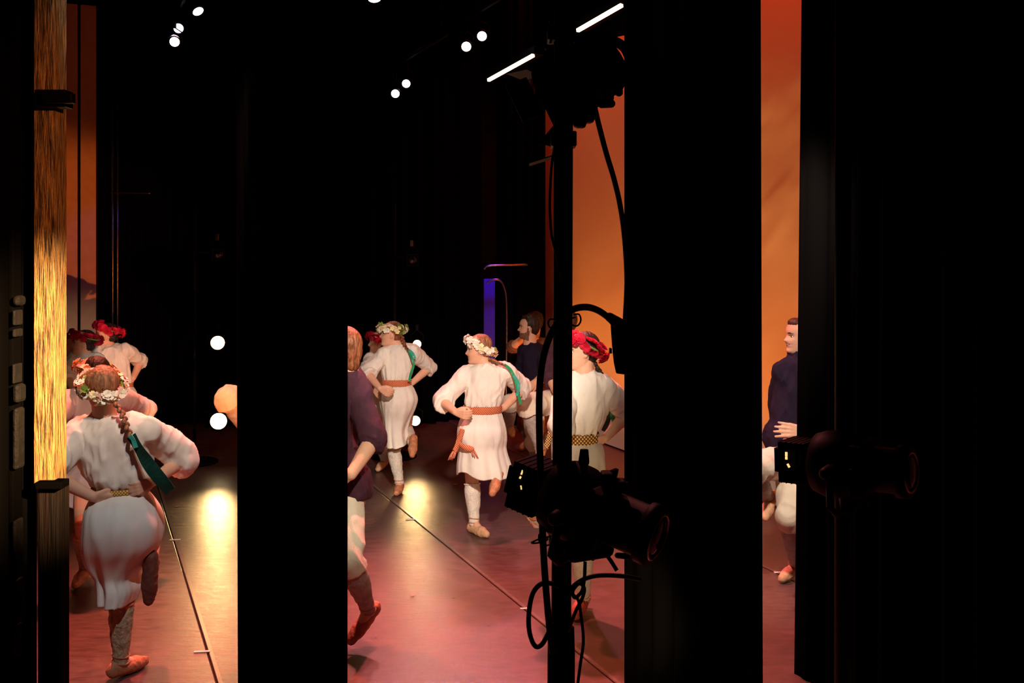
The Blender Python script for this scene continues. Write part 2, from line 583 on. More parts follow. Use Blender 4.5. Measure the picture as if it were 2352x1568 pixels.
# ------------------------------------------------------------------ the setting
wf = make('floor', MB().box(S(6, 2.0, -0.06), 40, 40, 0.1), 'subfloor', smooth=False)
tag(wf, kind='structure')
SEAM0, SEAMW = 0.613, 1.88
Rst = Matrix(((0.9197, -0.3925, 0), (0.3925, 0.9197, 0), (0, 0, 1)))
for k in range(-2, 4):
    vc = SEAM0 + (k + 0.5) * SEAMW
    make('vinyl_strip', MB().box(S(6.5, vc, -0.005), SEAMW - 0.009, 14.0, 0.012, Rst), 'floor', wf, smooth=False, bevel=0.004)

M['seam_tape'] = mat('grey_vinyl_tape', (0.16, 0.12, 0.10), 0.3, 0.2, 30, spec=0.6)
for k in range(-1, 4):
    make('seam_tape', MB().box(S(6.5, SEAM0 + k * SEAMW + 0.018, 0.0018), 0.020, 14.0, 0.0016, Rst), 'seam_tape', wf, smooth=False)

cyc = MB()
rs = []
for z in np.linspace(0.02, 7.0, 15):
    rs.append([S(u, 5.5, z) for u in np.linspace(1.0, 13.0, 30)])
cyc.rings(rs, closed=False, cap=False)
rs2 = [[p + Vector(S(0, 0.02)) for p in r] for r in rs]
cyc.rings(rs2, closed=False, cap=False)
tag(make('cyclorama', cyc, 'cyc'), 'tall pale cloth backdrop glowing orange behind the dancers', 'backdrop')
wb = make('wall_back', MB().box(S(7, 6.6, 3.5), 0.1, 22, 7, Rst), 'dark_wall', smooth=False)
tag(wb, kind='structure')
wfar = make('wall_far', MB().box(S(14.6, 2.0, 3.5), 12, 0.1, 7, Rst), 'dark_wall', smooth=False)
tag(wfar, kind='structure')
tag(make('ceiling', MB().box(S(6, 2.0, 7.2), 26, 26, 0.1), 'dark_wall', smooth=False), kind='structure')
# pale boarded stretch of the far wall, left
wp = make('wall_left', MB().box(S(13.12, -1.0, 2.6), 2.25, 0.06, 5.2, Rst), 'dark_wall', smooth=False)
tag(wp, kind='structure')
edges = [0.10, -0.075, -0.105, -0.345, -0.375, -0.75, -0.78, -1.15, -1.18, -2.1]
for k in range(0, len(edges), 2):
    a, b = edges[k], edges[k + 1]
    make('wall_board', MB().box(S(13.06, (a + b) / 2, 2.6), a - b, 0.06, 5.2, Rst), 'panel', wp, smooth=False, bevel=0.006)


def drape(p0, p1, z0, z1, label, amp=0.045, waves=9, seed=0, lean=(0, 0), name='stage_drape', material='velvet'):
    """hanging velour leg from ground point p0 to p1 with real folds"""
    p0, p1 = Vector(p0), Vector(p1)
    t = (p1 - p0)
    nrm = Vector((-t.y, t.x, 0)).normalized()
    n = waves * 10
    r = random.Random(seed)
    ph = [r.uniform(0, 6.28) for _ in range(3)]
    rings = []
    for z in np.linspace(z0, z1, 9):
        row, back = [], []
        for i in range(n + 1):
            s = i / n
            env = min(1.0, 6 * s, 6 * (1 - s))
            off = amp * env * (math.sin(2 * math.pi * waves * s + ph[0] + 0.25 * math.sin(z)) + 0.4 * math.sin(2 * math.pi * waves * 0.37 * s + ph[1]))
            hz = (z - z0) / (z1 - z0)
            p = p0 + t * s + nrm * off + Vector((lean[0] * (1 - hz) * (1 - s) + lean[1] * (1 - hz) * s, 0, 0))
            row.append(Vector((p.x, p.y, z)))
            back.append(Vector((p.x, p.y, z)) + nrm * 0.006)
        rings.append(row + back[::-1])
    mb = MB().rings(rings, closed=True, cap=False)
    return tag(make(name, mb, material), label, 'drape', 'black stage drapes')


U = Vector((-0.449, 1.0, 0)).normalized()
drape(P(537, 0, 4.8).xy.to_3d(), P(797, 0, 2.95).xy.to_3d(), 0.01, 6.5, 'black leg drape hiding the back of the auburn-haired man', 0.03, 9, 1, (0.02, -0.005))
drape(P(1434, 0, 4.6).xy.to_3d(), P(1738, 0, 3.72).xy.to_3d(), 0.01, 6.5, 'black leg drape between the lamp pole and the smiling man', 0.025, 6, 2, (0.0, 0.02))
drape(P(1855, 0, 5.2).xy.to_3d(), P(2480, 0, 3.9).xy.to_3d(), 0.01, 6.5, 'wide black drape at the far right covering half of the smiling man', 0.025, 9, 3, (-0.07, 0))
drape(P(82, 0, 3.3).xy.to_3d(), P(-260, 0, 2.9).xy.to_3d(), 0.01, 6.5, 'black drape at the left edge behind the timber post', 0.02, 6, 4)
drape(P(222, 0, 12.2).xy.to_3d() + Vector((0.02, 0, 0)), P(470, 0, 13.2).xy.to_3d(), 0.01, 6.8, 'dim black drape beside the orange wall boards', 0.05, 8, 5)
drape(P(470, 0, 12.6).xy.to_3d(), P(860, 0, 12.9).xy.to_3d(), 0.01, 6.8, 'dim black drape behind the two left glaring lamps', 0.05, 10, 6)
drape(P(840, 0, 12.4).xy.to_3d(), P(1106, 0, 13.4).xy.to_3d(), 0.01, 6.8, 'dim black drape behind the two right glaring lamps', 0.05, 8, 7)
drape(P(1140, 0, 13.0).xy.to_3d(), P(1252, 0, 12.3).xy.to_3d(), 0.01, 6.8, 'narrow dim black drape at the orange backdrop edge', 0.04, 5, 8)


# overhead masking borders keep the fly space dark
def border(u0, u1, v, z0, z1, label, seed):
    p0, p1 = S(u0, v), S(u1, v)
    return drape(p0, p1, z0, z1, label, 0.03, 14, seed, name='border_drape')


border(4.0, 11.0, 4.97, 4.40, 6.9, 'black border drape above the glowing strip lights', 12)

# ------------------------------------------------------------------ timber post, left
post = thing('timber_post', 'rough old timber post glowing gold at the left edge', 'post', P(108, 1900, 3.2).xy.to_3d())
dP = 3.2


def px_box(x0, x1, y0, y1, d, depth, R=None):
    a, b = P(x0, y1, d), P(x1, y0, d)
    return MB().box(((a.x + b.x) / 2, d + depth / 2, (a.z + b.z) / 2), b.x - a.x, depth, b.z - a.z)


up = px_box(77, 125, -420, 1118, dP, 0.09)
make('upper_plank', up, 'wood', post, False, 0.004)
lo = px_box(86, 134, 1118, 2150, dP + 0.01, 0.08)  # plank in a far darker timber colour than the upper one
tag(make('lower_plank', lo, 'dark_wood', post, False, 0.004), 'dark lower plank')
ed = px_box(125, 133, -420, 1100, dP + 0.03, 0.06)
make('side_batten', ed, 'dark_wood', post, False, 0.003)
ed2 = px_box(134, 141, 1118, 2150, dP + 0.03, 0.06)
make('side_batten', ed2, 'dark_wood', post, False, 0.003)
cl = px_box(80, 141, 1107, 1124, dP - 0.03, 0.06)
make('clamp_bar', cl, 'velvet', post, False, 0.004)
make('clamp_bar', px_box(78, 150, 205, 245, dP - 0.05, 0.06), 'blackmetal', post, False, 0.004)
make('clamp_bar', px_box(95, 165, 212, 236, dP - 0.08, 0.03), 'blackmetal', post, False, 0.004)
# ragged masonry edge further left
rag = thing('masonry_edge', 'ragged dark stone edge at the far left border', 'wall edge', P(34, 1900, 2.9).xy.to_3d())
make('backing', px_box(18, 30, 300, 2318, 2.93, 0.05), 'velvet', rag, False, 0.004)
yy = 330.0
rr_ = random.Random(5)
while yy < 2290:
    h = rr_.uniform(30, 150)
    if rr_.random() < 0.72:
        x1 = 36 + rr_.uniform(-5, 8)
        make('stone', px_box(27, x1, yy, yy + h - rr_.uniform(2, 14), 2.9 + rr_.uniform(-0.012, 0.012), 0.05), 'dark_stone', rag, False, 0.012)
    yy += h

# ------------------------------------------------------------------ floor marks
for (x, y, w, lab) in ((402, 1240, 24, 'short white tape mark on the left floor seam nearer the lit lamps'),
                       (464, 1497, 36, 'short white tape mark low on the left floor seam'),
                       (943, 1193, 22, 'short white tape mark on the middle floor seam behind the auburn man'),
                       (1204, 1398, 18, 'short white tape mark on the middle floor seam beside the cable loop'),
                       (1788, 1315, 20, "short white tape mark beside the smiling man's shoe")):
    g = G(x, y)
    tag(make('tape_mark', MB().box(g + Vector((0, 0, 0.0035)), w / F * g.y, 0.022, 0.003, Matrix.Rotation(0.12, 3, 'Z')), 'tape', smooth=False), lab, 'tape', 'white tape marks on the floor')
for (x, y, lab) in ((1046, 1113, 'tiny fallen pink petal left of the raised bare foot'),
                    (948, 1369, 'tiny fallen pink petal in the middle of the bare floor'),
                    (407, 1164, 'tiny fallen red petal right of the gold-belted woman')):
    g = G(x, y)
    mb = MB()
    c = g + Vector((0, 0, 0.004))
    pts = []
    for t, r, h in ((0, 0.004, 0.002), (0.3, 0.012, 0.0), (0.7, 0.011, 0.002), (1.0, 0.003, 0.006)):
        pts.append([c + Vector((t * 0.035 - 0.017, r * math.cos(a), h + 0.0018 * math.sin(a))) for a in np.linspace(0, 2 * math.pi, 8, endpoint=False)])
    tag(make('petal', mb.rings(pts), 'petal_pink'), lab, 'petal', 'petals fallen on the floor')


# ------------------------------------------------------------------ people: shared pieces
HEAD = [  # height, front, back, half width (in head heights)
    (-0.50, 0.26, -0.10, 0.10), (-0.47, 0.335, -0.02, 0.165), (-0.42, 0.365, 0.03, 0.21), (-0.36, 0.350, 0.10, 0.245),
    (-0.31, 0.345, 0.15, 0.265), (-0.27, 0.368, 0.19, 0.278), (-0.235, 0.352, 0.22, 0.288), (-0.20, 0.376, 0.25, 0.296),
    (-0.16, 0.366, 0.29, 0.306), (-0.10, 0.365, 0.34, 0.322), (-0.04, 0.352, 0.385, 0.332), (0.02, 0.352, 0.42, 0.338),
    (0.07, 0.378, 0.44, 0.342), (0.13, 0.385, 0.455, 0.344), (0.20, 0.378, 0.455, 0.340), (0.28, 0.345, 0.435, 0.322),
    (0.36, 0.285, 0.385, 0.282), (0.43, 0.195, 0.295, 0.215), (0.48, 0.095, 0.175, 0.125), (0.499, 0.02, 0.06, 0.04)]


def head_rows(grow=0.0):
    rows = catmull(HEAD, 2)
    out = []
    n = 36
    for z, f, b, w in rows:
        ring = []
        for i in range(n):
            th = 2 * math.pi * i / n
            c, s = math.cos(th), math.sin(th)   # c: lateral, s: forward
            x = w * c
            y = (f if s > 0 else b) * s
            if s > 0:
                y = f * (s ** 0.8)
                # nose
                if -0.20 < z < 0.06:
                    t = (0.06 - z) / 0.205 if z > -0.145 else (z + 0.20) / 0.055
                    t = max(0.0, min(1.0, t))
                    wd = 0.045 + 0.035 * t
                    y += 0.108 * (t ** 1.1) * math.exp(-(x / wd) ** 2)
                # eye sockets
                y -= 0.045 * math.exp(-((abs(x) - 0.15) / 0.07) ** 2 - ((z - 0.005) / 0.05) ** 2)
                # cheeks
                y += 0.018 * math.exp(-((abs(x) - 0.19) / 0.09) ** 2 - ((z + 0.13) / 0.07) ** 2)
            ring.append(Vector((x, y, z)))
        out.append(ring)
    return out


HEADROWS = head_rows()


def head_matrix(yaw, pitch=0.0, roll=0.0):
    """columns: right, forward, up.  yaw 0 looks away from the camera, 90 to the left"""
    return Matrix.Rotation(math.radians(yaw), 3, 'Z') @ Matrix.Rotation(math.radians(roll), 3, 'Y') @ Matrix.Rotation(math.radians(pitch), 3, 'X')


def add_head(mb, c, R, Hh):
    mb.rings([[c + R @ (p * Hh) for p in r] for r in HEADROWS])
    for s in (-1, 1):
        Re = R @ Matrix.Rotation(math.radians(18 * s), 3, 'Z')
        mb.ellipsoid(c + R @ Vector((s * 0.345, -0.03, -0.045)) * Hh, 0.028 * Hh, 0.075 * Hh, 0.13 * Hh, Re, 10, 6)


def add_hand(mb, w, along, palm, L=0.175, curl=70, spread=4, thumb_side=1):
    """palm, four unequal bent fingers and a thumb leaving the side of the palm"""
    y = Vector(along).normalized()
    z = Vector(palm)
    z = (z - y * z.dot(y)).normalized()
    x = y.cross(z) * thumb_side
    k = L / 0.175
    for i, (off, fl) in enumerate(((0.030, 0.072), (0.010, 0.080), (-0.010, 0.074), (-0.029, 0.058))):
        kn = w + (y * 0.088 + x * off) * k
        mb.capsule(w + y * 0.012 * k + x * off * 0.5 * k, kn, 0.0175 * k, 0.0125 * k, 8)
        p = kn
        a = math.radians(curl * 0.25)
        dirx = y + x * math.tan(math.radians(spread * (1.5 - i)))
        for seg, (fr, r) in enumerate(((0.45, 0.0098), (0.32, 0.0088), (0.23, 0.0078))):
            a += math.radians(curl * (0.35 if seg else 0.3))
            dv = (dirx.normalized() * math.cos(a) + z * math.sin(a)).normalized()
            q = p + dv * fl * fr * k
            mb.capsule(p, q, r * k, (r - 0.0008) * k, 8)
            p = q
    t0 = w + (y * 0.022 + x * 0.024) * k
    t1 = t0 + (y * 0.030 + x * 0.022 + z * 0.010) * k
    t2 = t1 + (y * 0.030 + x * 0.006 + z * 0.014) * k
    t3 = t2 + (y * 0.020 - x * 0.004 + z * 0.012) * k
    mb.capsule(t0, t1, 0.0145 * k, 0.0120 * k, 8).capsule(t1, t2, 0.0118 * k, 0.0098 * k, 8).capsule(t2, t3, 0.0096 * k, 0.0082 * k, 8)


def foot_points(ankle, toe, knee):
    sh = (ankle - knee).normalized()
    fw = toe - ankle
    fw = fw - sh * fw.dot(sh)
    if fw.length < 0.02:
        fw = Vector((0, -1, 0)) - sh * Vector((0, -1, 0)).dot(sh)
    fw.normalize()
    heel = ankle + sh * 0.035 - fw * 0.045
    ball = heel + (toe - heel) * 0.70
    return heel, ball


# small shared meshes
def flower_mesh(name, petals, r, mp, mc, layers=1, cup=0.35):
    v, f, mi = [], [], []
    for L in range(layers):
        rr = r * (1 - 0.28 * L)
        lift = 0.25 * r * L
        for k in range(petals):
            a = 2 * math.pi * (k + 0.5 * L) / petals
            ca, sa = math.cos(a), math.sin(a)
            b = len(v)
            w = 0.9 * rr * math.sin(math.pi / petals) * (0.85 if layers == 1 else 1.25)
            for (t, ww, h) in ((0.05, 0.15, 0.0), (0.55, 0.9, cup * 0.3), (0.9, 0.8, cup * 0.75), (1.0, 0.0, cup * 0.8)):
                for s in ((-1, 1) if ww > 0.01 else (0,)):
                    x, y = t * rr, s * ww * w
                    v.append((x * ca - y * sa, x * sa + y * ca, lift + h * rr + (0.10 * rr if s else 0.0)))
            f += [(b, b + 2, b + 3, b + 1), (b + 2, b + 4, b + 5, b + 3), (b + 4, b + 6, b + 5)]
            mi += [0, 0, 0]
    b = len(v)
    n = 6
    cr = r * (0.2 if layers == 1 else 0.28)
    for k in range(n):
        v.append((cr * math.cos(2 * math.pi * k / n), cr * math.sin(2 * math.pi * k / n), 0.06 * r + 0.25 * r * (layers - 1)))
    v.append((0, 0, 0.22 * r + 0.3 * r * (layers - 1)))
    for k in range(n):
        f.append((b + k, b + (k + 1) % n, b + n))
        mi.append(1)
    me = bpy.data.meshes.new(name)
    me.from_pydata(v, [], f)
    me.materials.append(M[mp])
    me.materials.append(M[mc])
    me.polygons.foreach_set('material_index', mi)
    me.polygons.foreach_set('use_smooth', [True] * len(f))
    me.update()
    return me


FL = {
    'white': flower_mesh('white_blossom', 5, 0.026, 'petal_white', 'stamen'),
    'cream': flower_mesh('cream_blossom', 5, 0.021, 'petal_cream', 'stamen'),
    'pink': flower_mesh('pink_blossom', 5, 0.021, 'petal_pink', 'stamen'),
    'orange': flower_mesh('orange_blossom', 6, 0.024, 'petal_orange', 'stamen', 2),
    'red': flower_mesh('red_rose', 6, 0.030, 'petal_red', 'petal_crimson', 3, 0.6),
    'crimson': flower_mesh('crimson_rose', 6, 0.028, 'petal_crimson', 'petal_crimson', 3, 0.6),
    'leaf': flower_mesh('leaf_sprig', 3, 0.020, 'leaf', 'leaf', 1, 0.9),
}
FLNAME = {'white': 'white_blossom', 'cream': 'cream_blossom', 'pink': 'pink_blossom', 'orange': 'orange_blossom',
          'red': 'red_rose', 'crimson': 'crimson_rose', 'leaf': 'leaf_sprig'}


def wreath(parent, c, R, Hh, kinds, tilt, n, seed, thick=0.026, up=0.17, lab=None, leaf_up=0):
    rn = random.Random(seed)
    T = R @ Matrix.Rotation(math.radians(tilt), 3, 'X')
    cc = c + T @ Vector((0, -0.035, up)) * Hh
    rx, ry = 0.375 * Hh + 0.012, 0.455 * Hh + 0.012
    pts = [cc + T @ Vector((rx * math.cos(a), ry * math.sin(a), 0)) for a in np.linspace(0, 2 * math.pi, 33)]
    w = make('wreath', MB().tube(pts, 0.007, 6, cap=False), 'leaf', parent)
    if lab:
        w['label'] = lab
    for i in range(n):
        a = 2 * math.pi * (i + rn.uniform(-0.3, 0.3)) / n
        lat = rn.uniform(-1, 1)
        e = math.radians(rn.uniform(-55, 75))
        out = T @ Vector((math.cos(a) * math.cos(e), math.sin(a) * math.cos(e), math.sin(e)))
        p = cc + T @ Vector((rx * math.cos(a), ry * math.sin(a), 0)) + out * thick * rn.uniform(0.55, 0.9) + T @ Vector((0, 0, lat * thick * 0.35))
        kd = rn.choice(kinds)
        o = bpy.data.objects.new(FLNAME[kd], FL[kd])
        COL.objects.link(o)
        o.parent = w
        o.location = p
        o.rotation_mode = 'QUATERNION'
        o.rotation_quaternion = out.to_track_quat('Z', 'Y') @ Matrix.Rotation(rn.uniform(0, 6.28), 4, 'Z').to_quaternion()
        s = rn.uniform(0.8, 1.12)
        o.scale = (s, s, s)
    for i in range(leaf_up):
        a = rn.uniform(0, 6.28)
        o = bpy.data.objects.new('leaf_sprig', FL['leaf'])
        COL.objects.link(o)
        o.parent = w
        out = T @ Vector((math.cos(a) * 0.5, math.sin(a) * 0.5, 0.85))
        o.location = cc + T @ Vector((rx * math.cos(a), ry * math.sin(a), 0)) + out * thick * 1.3
        o.rotation_mode = 'QUATERNION'
        o.rotation_quaternion = out.to_track_quat('Z', 'Y')
        o.scale = (1.0, 1.0, 1.2)
    return w


def strip(pts, w, side, th=0.0016):
    """thin flat band through points, w wide along 'side'"""
    pts = spline(pts, 5)
    rs = []
    sd = Vector(side).normalized()
    for i, p in enumerate(pts):
        t = (pts[min(i + 1, len(pts) - 1)] - pts[max(i - 1, 0)]).normalized()
        x = (sd - t * sd.dot(t)).normalized()
        y = t.cross(x)
        tw = 0.35 * math.sin(i * 0.5)
        x = (x * math.cos(tw) + y * math.sin(tw)).normalized()
        y = t.cross(x)
        ww = w if not hasattr(w, '__len__') else w[0] + (w[1] - w[0]) * i / (len(pts) - 1)
        rs.append([p - x * ww / 2 - y * th, p + x * ww / 2 - y * th, p + x * ww / 2 + y * th, p - x * ww / 2 + y * th])
    return MB().rings(rs)


EYE = None


def eye_mesh():
    global EYE
    if EYE:
        return EYE
    mb = MB().ellipsoid((0, 0, 0), 0.0115, 0.0085, 0.0110, Matrix.Rotation(math.radians(90), 3, 'X'), 14, 10)
    EYE = mb.mesh('eye')
    EYE.materials.append(M['eye_white'])
    EYE.materials.append(M['iris'])
    for p in EYE.polygons:
        p.use_smooth = True
        p.material_index = 1 if p.center.y > 0.0068 else 0
    return EYE


def hair_shape(parent, c, R, Hh, material, style, voxel=0.007, seed=0):
    mb = MB()
    if style == 'bun':
        mb.ellipsoid(c + R @ Vector((0, -0.10, 0.15)) * Hh, 0.362 * Hh, 0.41 * Hh, 0.385 * Hh, R, 24, 14)
        mb.ellipsoid(c + R @ Vector((0, -0.22, -0.09)) * Hh, 0.30 * Hh, 0.24 * Hh, 0.24 * Hh, R, 20, 12)
    elif style == 'short':
        mb.ellipsoid(c + R @ Vector((0, -0.10, 0.155)) * Hh, 0.368 * Hh, 0.425 * Hh, 0.39 * Hh, R, 24, 14)
        mb.ellipsoid(c + R @ Vector((0, -0.20, 0.0)) * Hh, 0.335 * Hh, 0.28 * Hh, 0.34 * Hh, R, 20, 12)
        mb.ellipsoid(c + R @ Vector((0, 0.10, 0.375)) * Hh, 0.27 * Hh, 0.24 * Hh, 0.14 * Hh, R, 20, 12)
    elif style == 'tousled':
        mb.ellipsoid(c + R @ Vector((0, -0.11, 0.19)) * Hh, 0.375 * Hh, 0.43 * Hh, 0.42 * Hh, R, 24, 14)
        mb.ellipsoid(c + R @ Vector((0, -0.22, 0.02)) * Hh, 0.345 * Hh, 0.29 * Hh, 0.36 * Hh, R, 20, 12)
        for k in range(26):
            rn = random.Random(seed + k)
            a = rn.uniform(0, 6.28)
            b = R @ Vector((0.24 * math.cos(a), -0.06 + 0.30 * math.sin(a), 0.48 - 0.10 * abs(math.sin(a)))) * Hh
            e = b + R @ Vector((rn.uniform(-.1, .1), rn.uniform(-.14, .1), rn.uniform(0.04, .14))) * Hh
            mb.capsule(c + b, c + e, 0.05 * Hh, 0.022 * Hh, 8)
    elif style == 'nape':
        mb.ellipsoid(c + R @ Vector((0, -0.06, 0.12)) * Hh, 0.375 * Hh, 0.445 * Hh, 0.42 * Hh, R, 24, 14)
        mb.ellipsoid(c + R @ Vector((0, -0.22, -0.05)) * Hh, 0.32 * Hh, 0.27 * Hh, 0.38 * Hh, R, 20, 12)
        mb.ellipsoid(c + R @ Vector((0, -0.30, -0.33)) * Hh, 0.20 * Hh, 0.16 * Hh, 0.22 * Hh, R, 20, 12)
    h = remesh('hair', mb, voxel, material, parent, 2)
    v = verts_np(h.data)
    n = normals_np(h.data)
    Ri = np.array(R.transposed())
    q = (v - np.array(c)) @ Ri.T
    ang = np.arctan2(q[:, 0], q[:, 1] + 0.02)
    st = np.stack([ang * 9, q[:, 2] * 10, np.zeros(len(q))], 1)
    v = v + n * ((vnoise(st * np.array([2.2, .6, 1]) + seed) - 0.5) * 0.009)[:, None]
    h.data.vertices.foreach_set('co', v.ravel())
    h.data.update()
    return h


def paint_head(me, c, R, Hh, beard=False, smile=False):
    """lips, brows (and beard) as faces of the body mesh with their own colour"""
    me.materials.append(M['lip'])
    me.materials.append(M['brow'])
    me.materials.append(M['beard'])
    n = len(me.polygons)
    cen = np.empty(n * 3)
    me.polygons.foreach_get('center', cen)
    q = (cen.reshape(-1, 3) - np.array(c)) @ np.array(R)
    q /= Hh
    x, y, z = q[:, 0], q[:, 1], q[:, 2]
    mi = np.zeros(n, dtype=np.int32)
    front = (y > 0.2) & (y < 0.6) & (np.abs(z) < 0.5)
    if beard:
        jaw = (z < -0.245 + 0.35 * np.clip(0.22 - y, 0, 0.5)) & (z > -0.54) & (y > -0.06) & (y < 0.42) & (np.abs(x) < 0.36)
        side = (z < 0.0) & (z > -0.30) & (y > -0.02) & (y < 0.05 + 0.2 * np.clip(-0.1 - z, 0, 1)) & (np.abs(x) > 0.2)
        tash = (np.abs(z + 0.185) < 0.022) & (np.abs(x) < 0.13) & (y > 0.25)
        mi[jaw | side | tash] = 3
    lw = 0.15 if smile else 0.115
    zl = z + 0.238 - (0.9 * x * x if smile else 0.0)
    mi[front & ((x / lw) ** 2 + (zl / 0.034) ** 2 < 1) & (y > 0.25)] = 1
    mi[front & (((np.abs(x) - 0.15) / 0.10) ** 2 + ((z - 0.090 + 1.2 * (np.abs(x) - 0.15) ** 2) / 0.019) ** 2 < 1)] = 2
    lid = ((np.abs(x) - 0.15) / 0.075) ** 2 + ((z - 0.022) / 0.016) ** 2 < 1
    mi[front & lid] = 2
    me.polygons.foreach_set('material_index', mi)


def braid(parent, pts, material, r=0.016):
    pts = spline(pts, 8)
    mb = MB()
    acc, last = 0.0, pts[0]
    k = 0
    for i in range(1, len(pts)):
        acc += (pts[i] - last).length
        last = pts[i]
        if acc > r * 0.72:
            acc = 0.0
            t = (pts[min(i + 1, len(pts) - 1)] - pts[i - 1]).normalized()
            x, y, _ = frame(t)
            s = 1 if k % 2 else -1
            d2 = (t + x * 0.7 * s).normalized()
            Rr = d2.to_track_quat('Z', 'Y').to_matrix()
            mb.ellipsoid(pts[i] + x * s * r * 0.42, r * 0.72, r * 0.72, r * 1.15, Rr, 8, 6)
            k += 1
    return make('braid', mb, material, parent)


def person(label, d, head, torso, arms, legs, top, Hh=0.225, female=True, k=1.0, voxel=0.0065,
           skirt=None, belt=None, hair=('hair_brown', 'bun'), cuff=0.22, collar=False, beard=False, smile=False,
           trousers='trouser', seed=1, wreath_spec=None, braid_px=None, ribbons=(), top_amp=0.014, skirt_amp=0.022,
           sleeve=(0.070, 0.068, 0.074), group='folk dancers on the stage', curl=75, hem=0.02, sweep=0.0):
    """arms: list of (shoulder, elbow, wrist) as (px, py[, sign]); legs: dicts with hip, knee, ankle, toe, gear"""
    hx, hy, hd, yaw, pitch, roll = head
    c = P(hx, hy, d + hd)
    R = head_matrix(yaw, pitch, roll)
    UA, FA, TH, SHK = 0.285 * k, 0.25 * k, 0.41 * k, 0.39 * k
    base = None
    J = []
    for lg in legs:
        hip = P(lg['hip'][0], lg['hip'][1], d + (lg['hip'][2] if len(lg['hip']) > 2 else 0))
        kn = solve(hip, lg['knee'][0], lg['knee'][1], TH, lg['knee'][2])
        an = solve(kn, lg['ankle'][0], lg['ankle'][1], SHK, lg['ankle'][2])
        if lg.get('plant'):
            g = G(*lg['plant'])
            an = Vector((P(lg['ankle'][0], lg['ankle'][1], g.y).x, g.y, 0.0))
            an.z = 0.085
        to = solve(an, lg['toe'][0], lg['toe'][1], 0.17, lg['toe'][2])
        if lg.get('plant'):
            to.z = 0.032
        J.append((hip, kn, an, to))
        if base is None:
            base = Vector((an.x, an.y, 0.0))
    root = thing('person', label, 'person', base, group)

    # ---- body
    mb = MB()
    add_head(mb, c, R, Hh)
    tr = catmull(torso, 2)
    top_c = P((torso[0][1] + torso[0][2]) / 2, torso[0][0], d + torso[0][3])
    bot_c = P((torso[-1][1] + torso[-1][2]) / 2, torso[-1][0], d + torso[-1][3])
    nk = 0.055 if female else 0.064
    mb.capsule(c + R @ Vector((0, -0.10, -0.30)) * Hh, top_c - Vector((0, 0, 0.03)), nk, nk * 1.12, 16)
    mb.rings(px_rings([(y, xl, xr, dd, hh) for y, xl, xr, dd, hh in torso[1:]], d, 20, 2, -0.022))
    hipc = (J[0][0] + J[-1][0]) / 2
    mb.capsule(bot_c, hipc, 0.105, 0.12, 16)
    A = []
    for ar in arms:
        s_, e_, w_ = ar[:3]
        sh = P(s_[0], s_[1], d + (s_[2] if len(s_) > 2 else 0))
        el = solve(sh, e_[0], e_[1], UA, e_[2])
        wr = solve(el, w_[0], w_[1], FA, w_[2])
        A.append((sh, el, wr))
        g = 1.0 if female else 1.15
        mb.capsule(sh, el, 0.050 * g, 0.041 * g)
        mid = el.lerp(wr, 0.3)
        mb.capsule(el, mid, 0.041 * g, 0.040 * g).capsule(mid, wr, 0.040 * g, 0.027 * g)
        fdir = (wr - el).normalized()
        inward = (bot_c + Vector((0, 0, 0.05)) - wr)
        opt = ar[3] if len(ar) > 3 else {}
        along = Vector(opt['along']) if 'along' in opt else (fdir * 0.75 + inward.normalized() * 0.35)
        palm = Vector(opt['palm']) if 'palm' in opt else inward + Vector((0, 0.1, -0.02))
        add_hand(mb, wr, along, palm, opt.get('size', 0.165 if female else 0.185), opt.get('curl', curl), opt.get('spread', 4), opt.get('thumb', 1))
    for hip, kn, an, to in J:
        g = 1.0 if female else 1.05
        mb.capsule(hip, kn, 0.088 * g, 0.056 * g, 14)
        cf = kn.lerp(an, 0.3)
        back = Vector((0, 0, 0))
        mb.capsule(kn, cf + back, 0.054 * g, 0.055 * g, 14).capsule(cf + back, an, 0.055 * g, 0.034 * g, 14)
        he, ba = foot_points(an, to, kn)
        mb.capsule(an, he, 0.034, 0.031).capsule(he, ba, 0.031, 0.036).capsule(ba, to, 0.036, 0.022).capsule(an, ba, 0.034, 0.028)
    body = remesh('body', mb, voxel, 'skin', root, 1)
    paint_head(body.data, c, R, Hh, beard, smile)
    for s in (-1, 1):
        o = bpy.data.objects.new('eye', eye_mesh())
        COL.objects.link(o)
        o.parent = body
        o.location = c + R @ Vector((s * 0.150, 0.266, -0.004)) * Hh
        o.rotation_euler = R.to_euler()
    if smile:
        mbt = MB()
        mbt.ellipsoid(c + R @ Vector((0, 0.337, -0.232)) * Hh, 0.105 * Hh, 0.028 * Hh, 0.015 * Hh, R, 12, 6)
        make('teeth', mbt, 'tooth', body)
    hair_shape(root, c, R, Hh, hair[0], hair[1], max(voxel, 0.006), seed)

    # ---- upper garment
    mt = MB()
    mt.rings(px_rings(torso, d, 28, 3, 0.0))
    for (sh, el, wr) in A:
        ce = el.lerp(wr, cuff)
        r0, r1, r2 = sleeve
        mt.capsule(sh, el, r0, r1, 16)
        mt.capsule(el, ce, r1, r2, 16, round_b=False)
        mt.capsule(top_c.lerp(sh, 0.35) - Vector((0, 0, 0.03)), sh, 0.060, r0, 14)
    if collar:
        mt.capsule(top_c - Vector((0, 0, 0.02)), top_c.lerp(c, 0.10) + R @ Vector((0, -0.1, 0)) * Hh * 0.6, 0.080, 0.074, 18, round_b=False)
    tp = remesh('blouse' if female else 'shirt', mt, 0.0095, top, root, 3)
    folds(tp.data, top_amp * 1.25, 10, (1, 1, 0.5), seed, 0.9)
    folds(tp.data, top_amp * 0.5, 24, (1, 1, 0.45), seed + 5, -0.9)
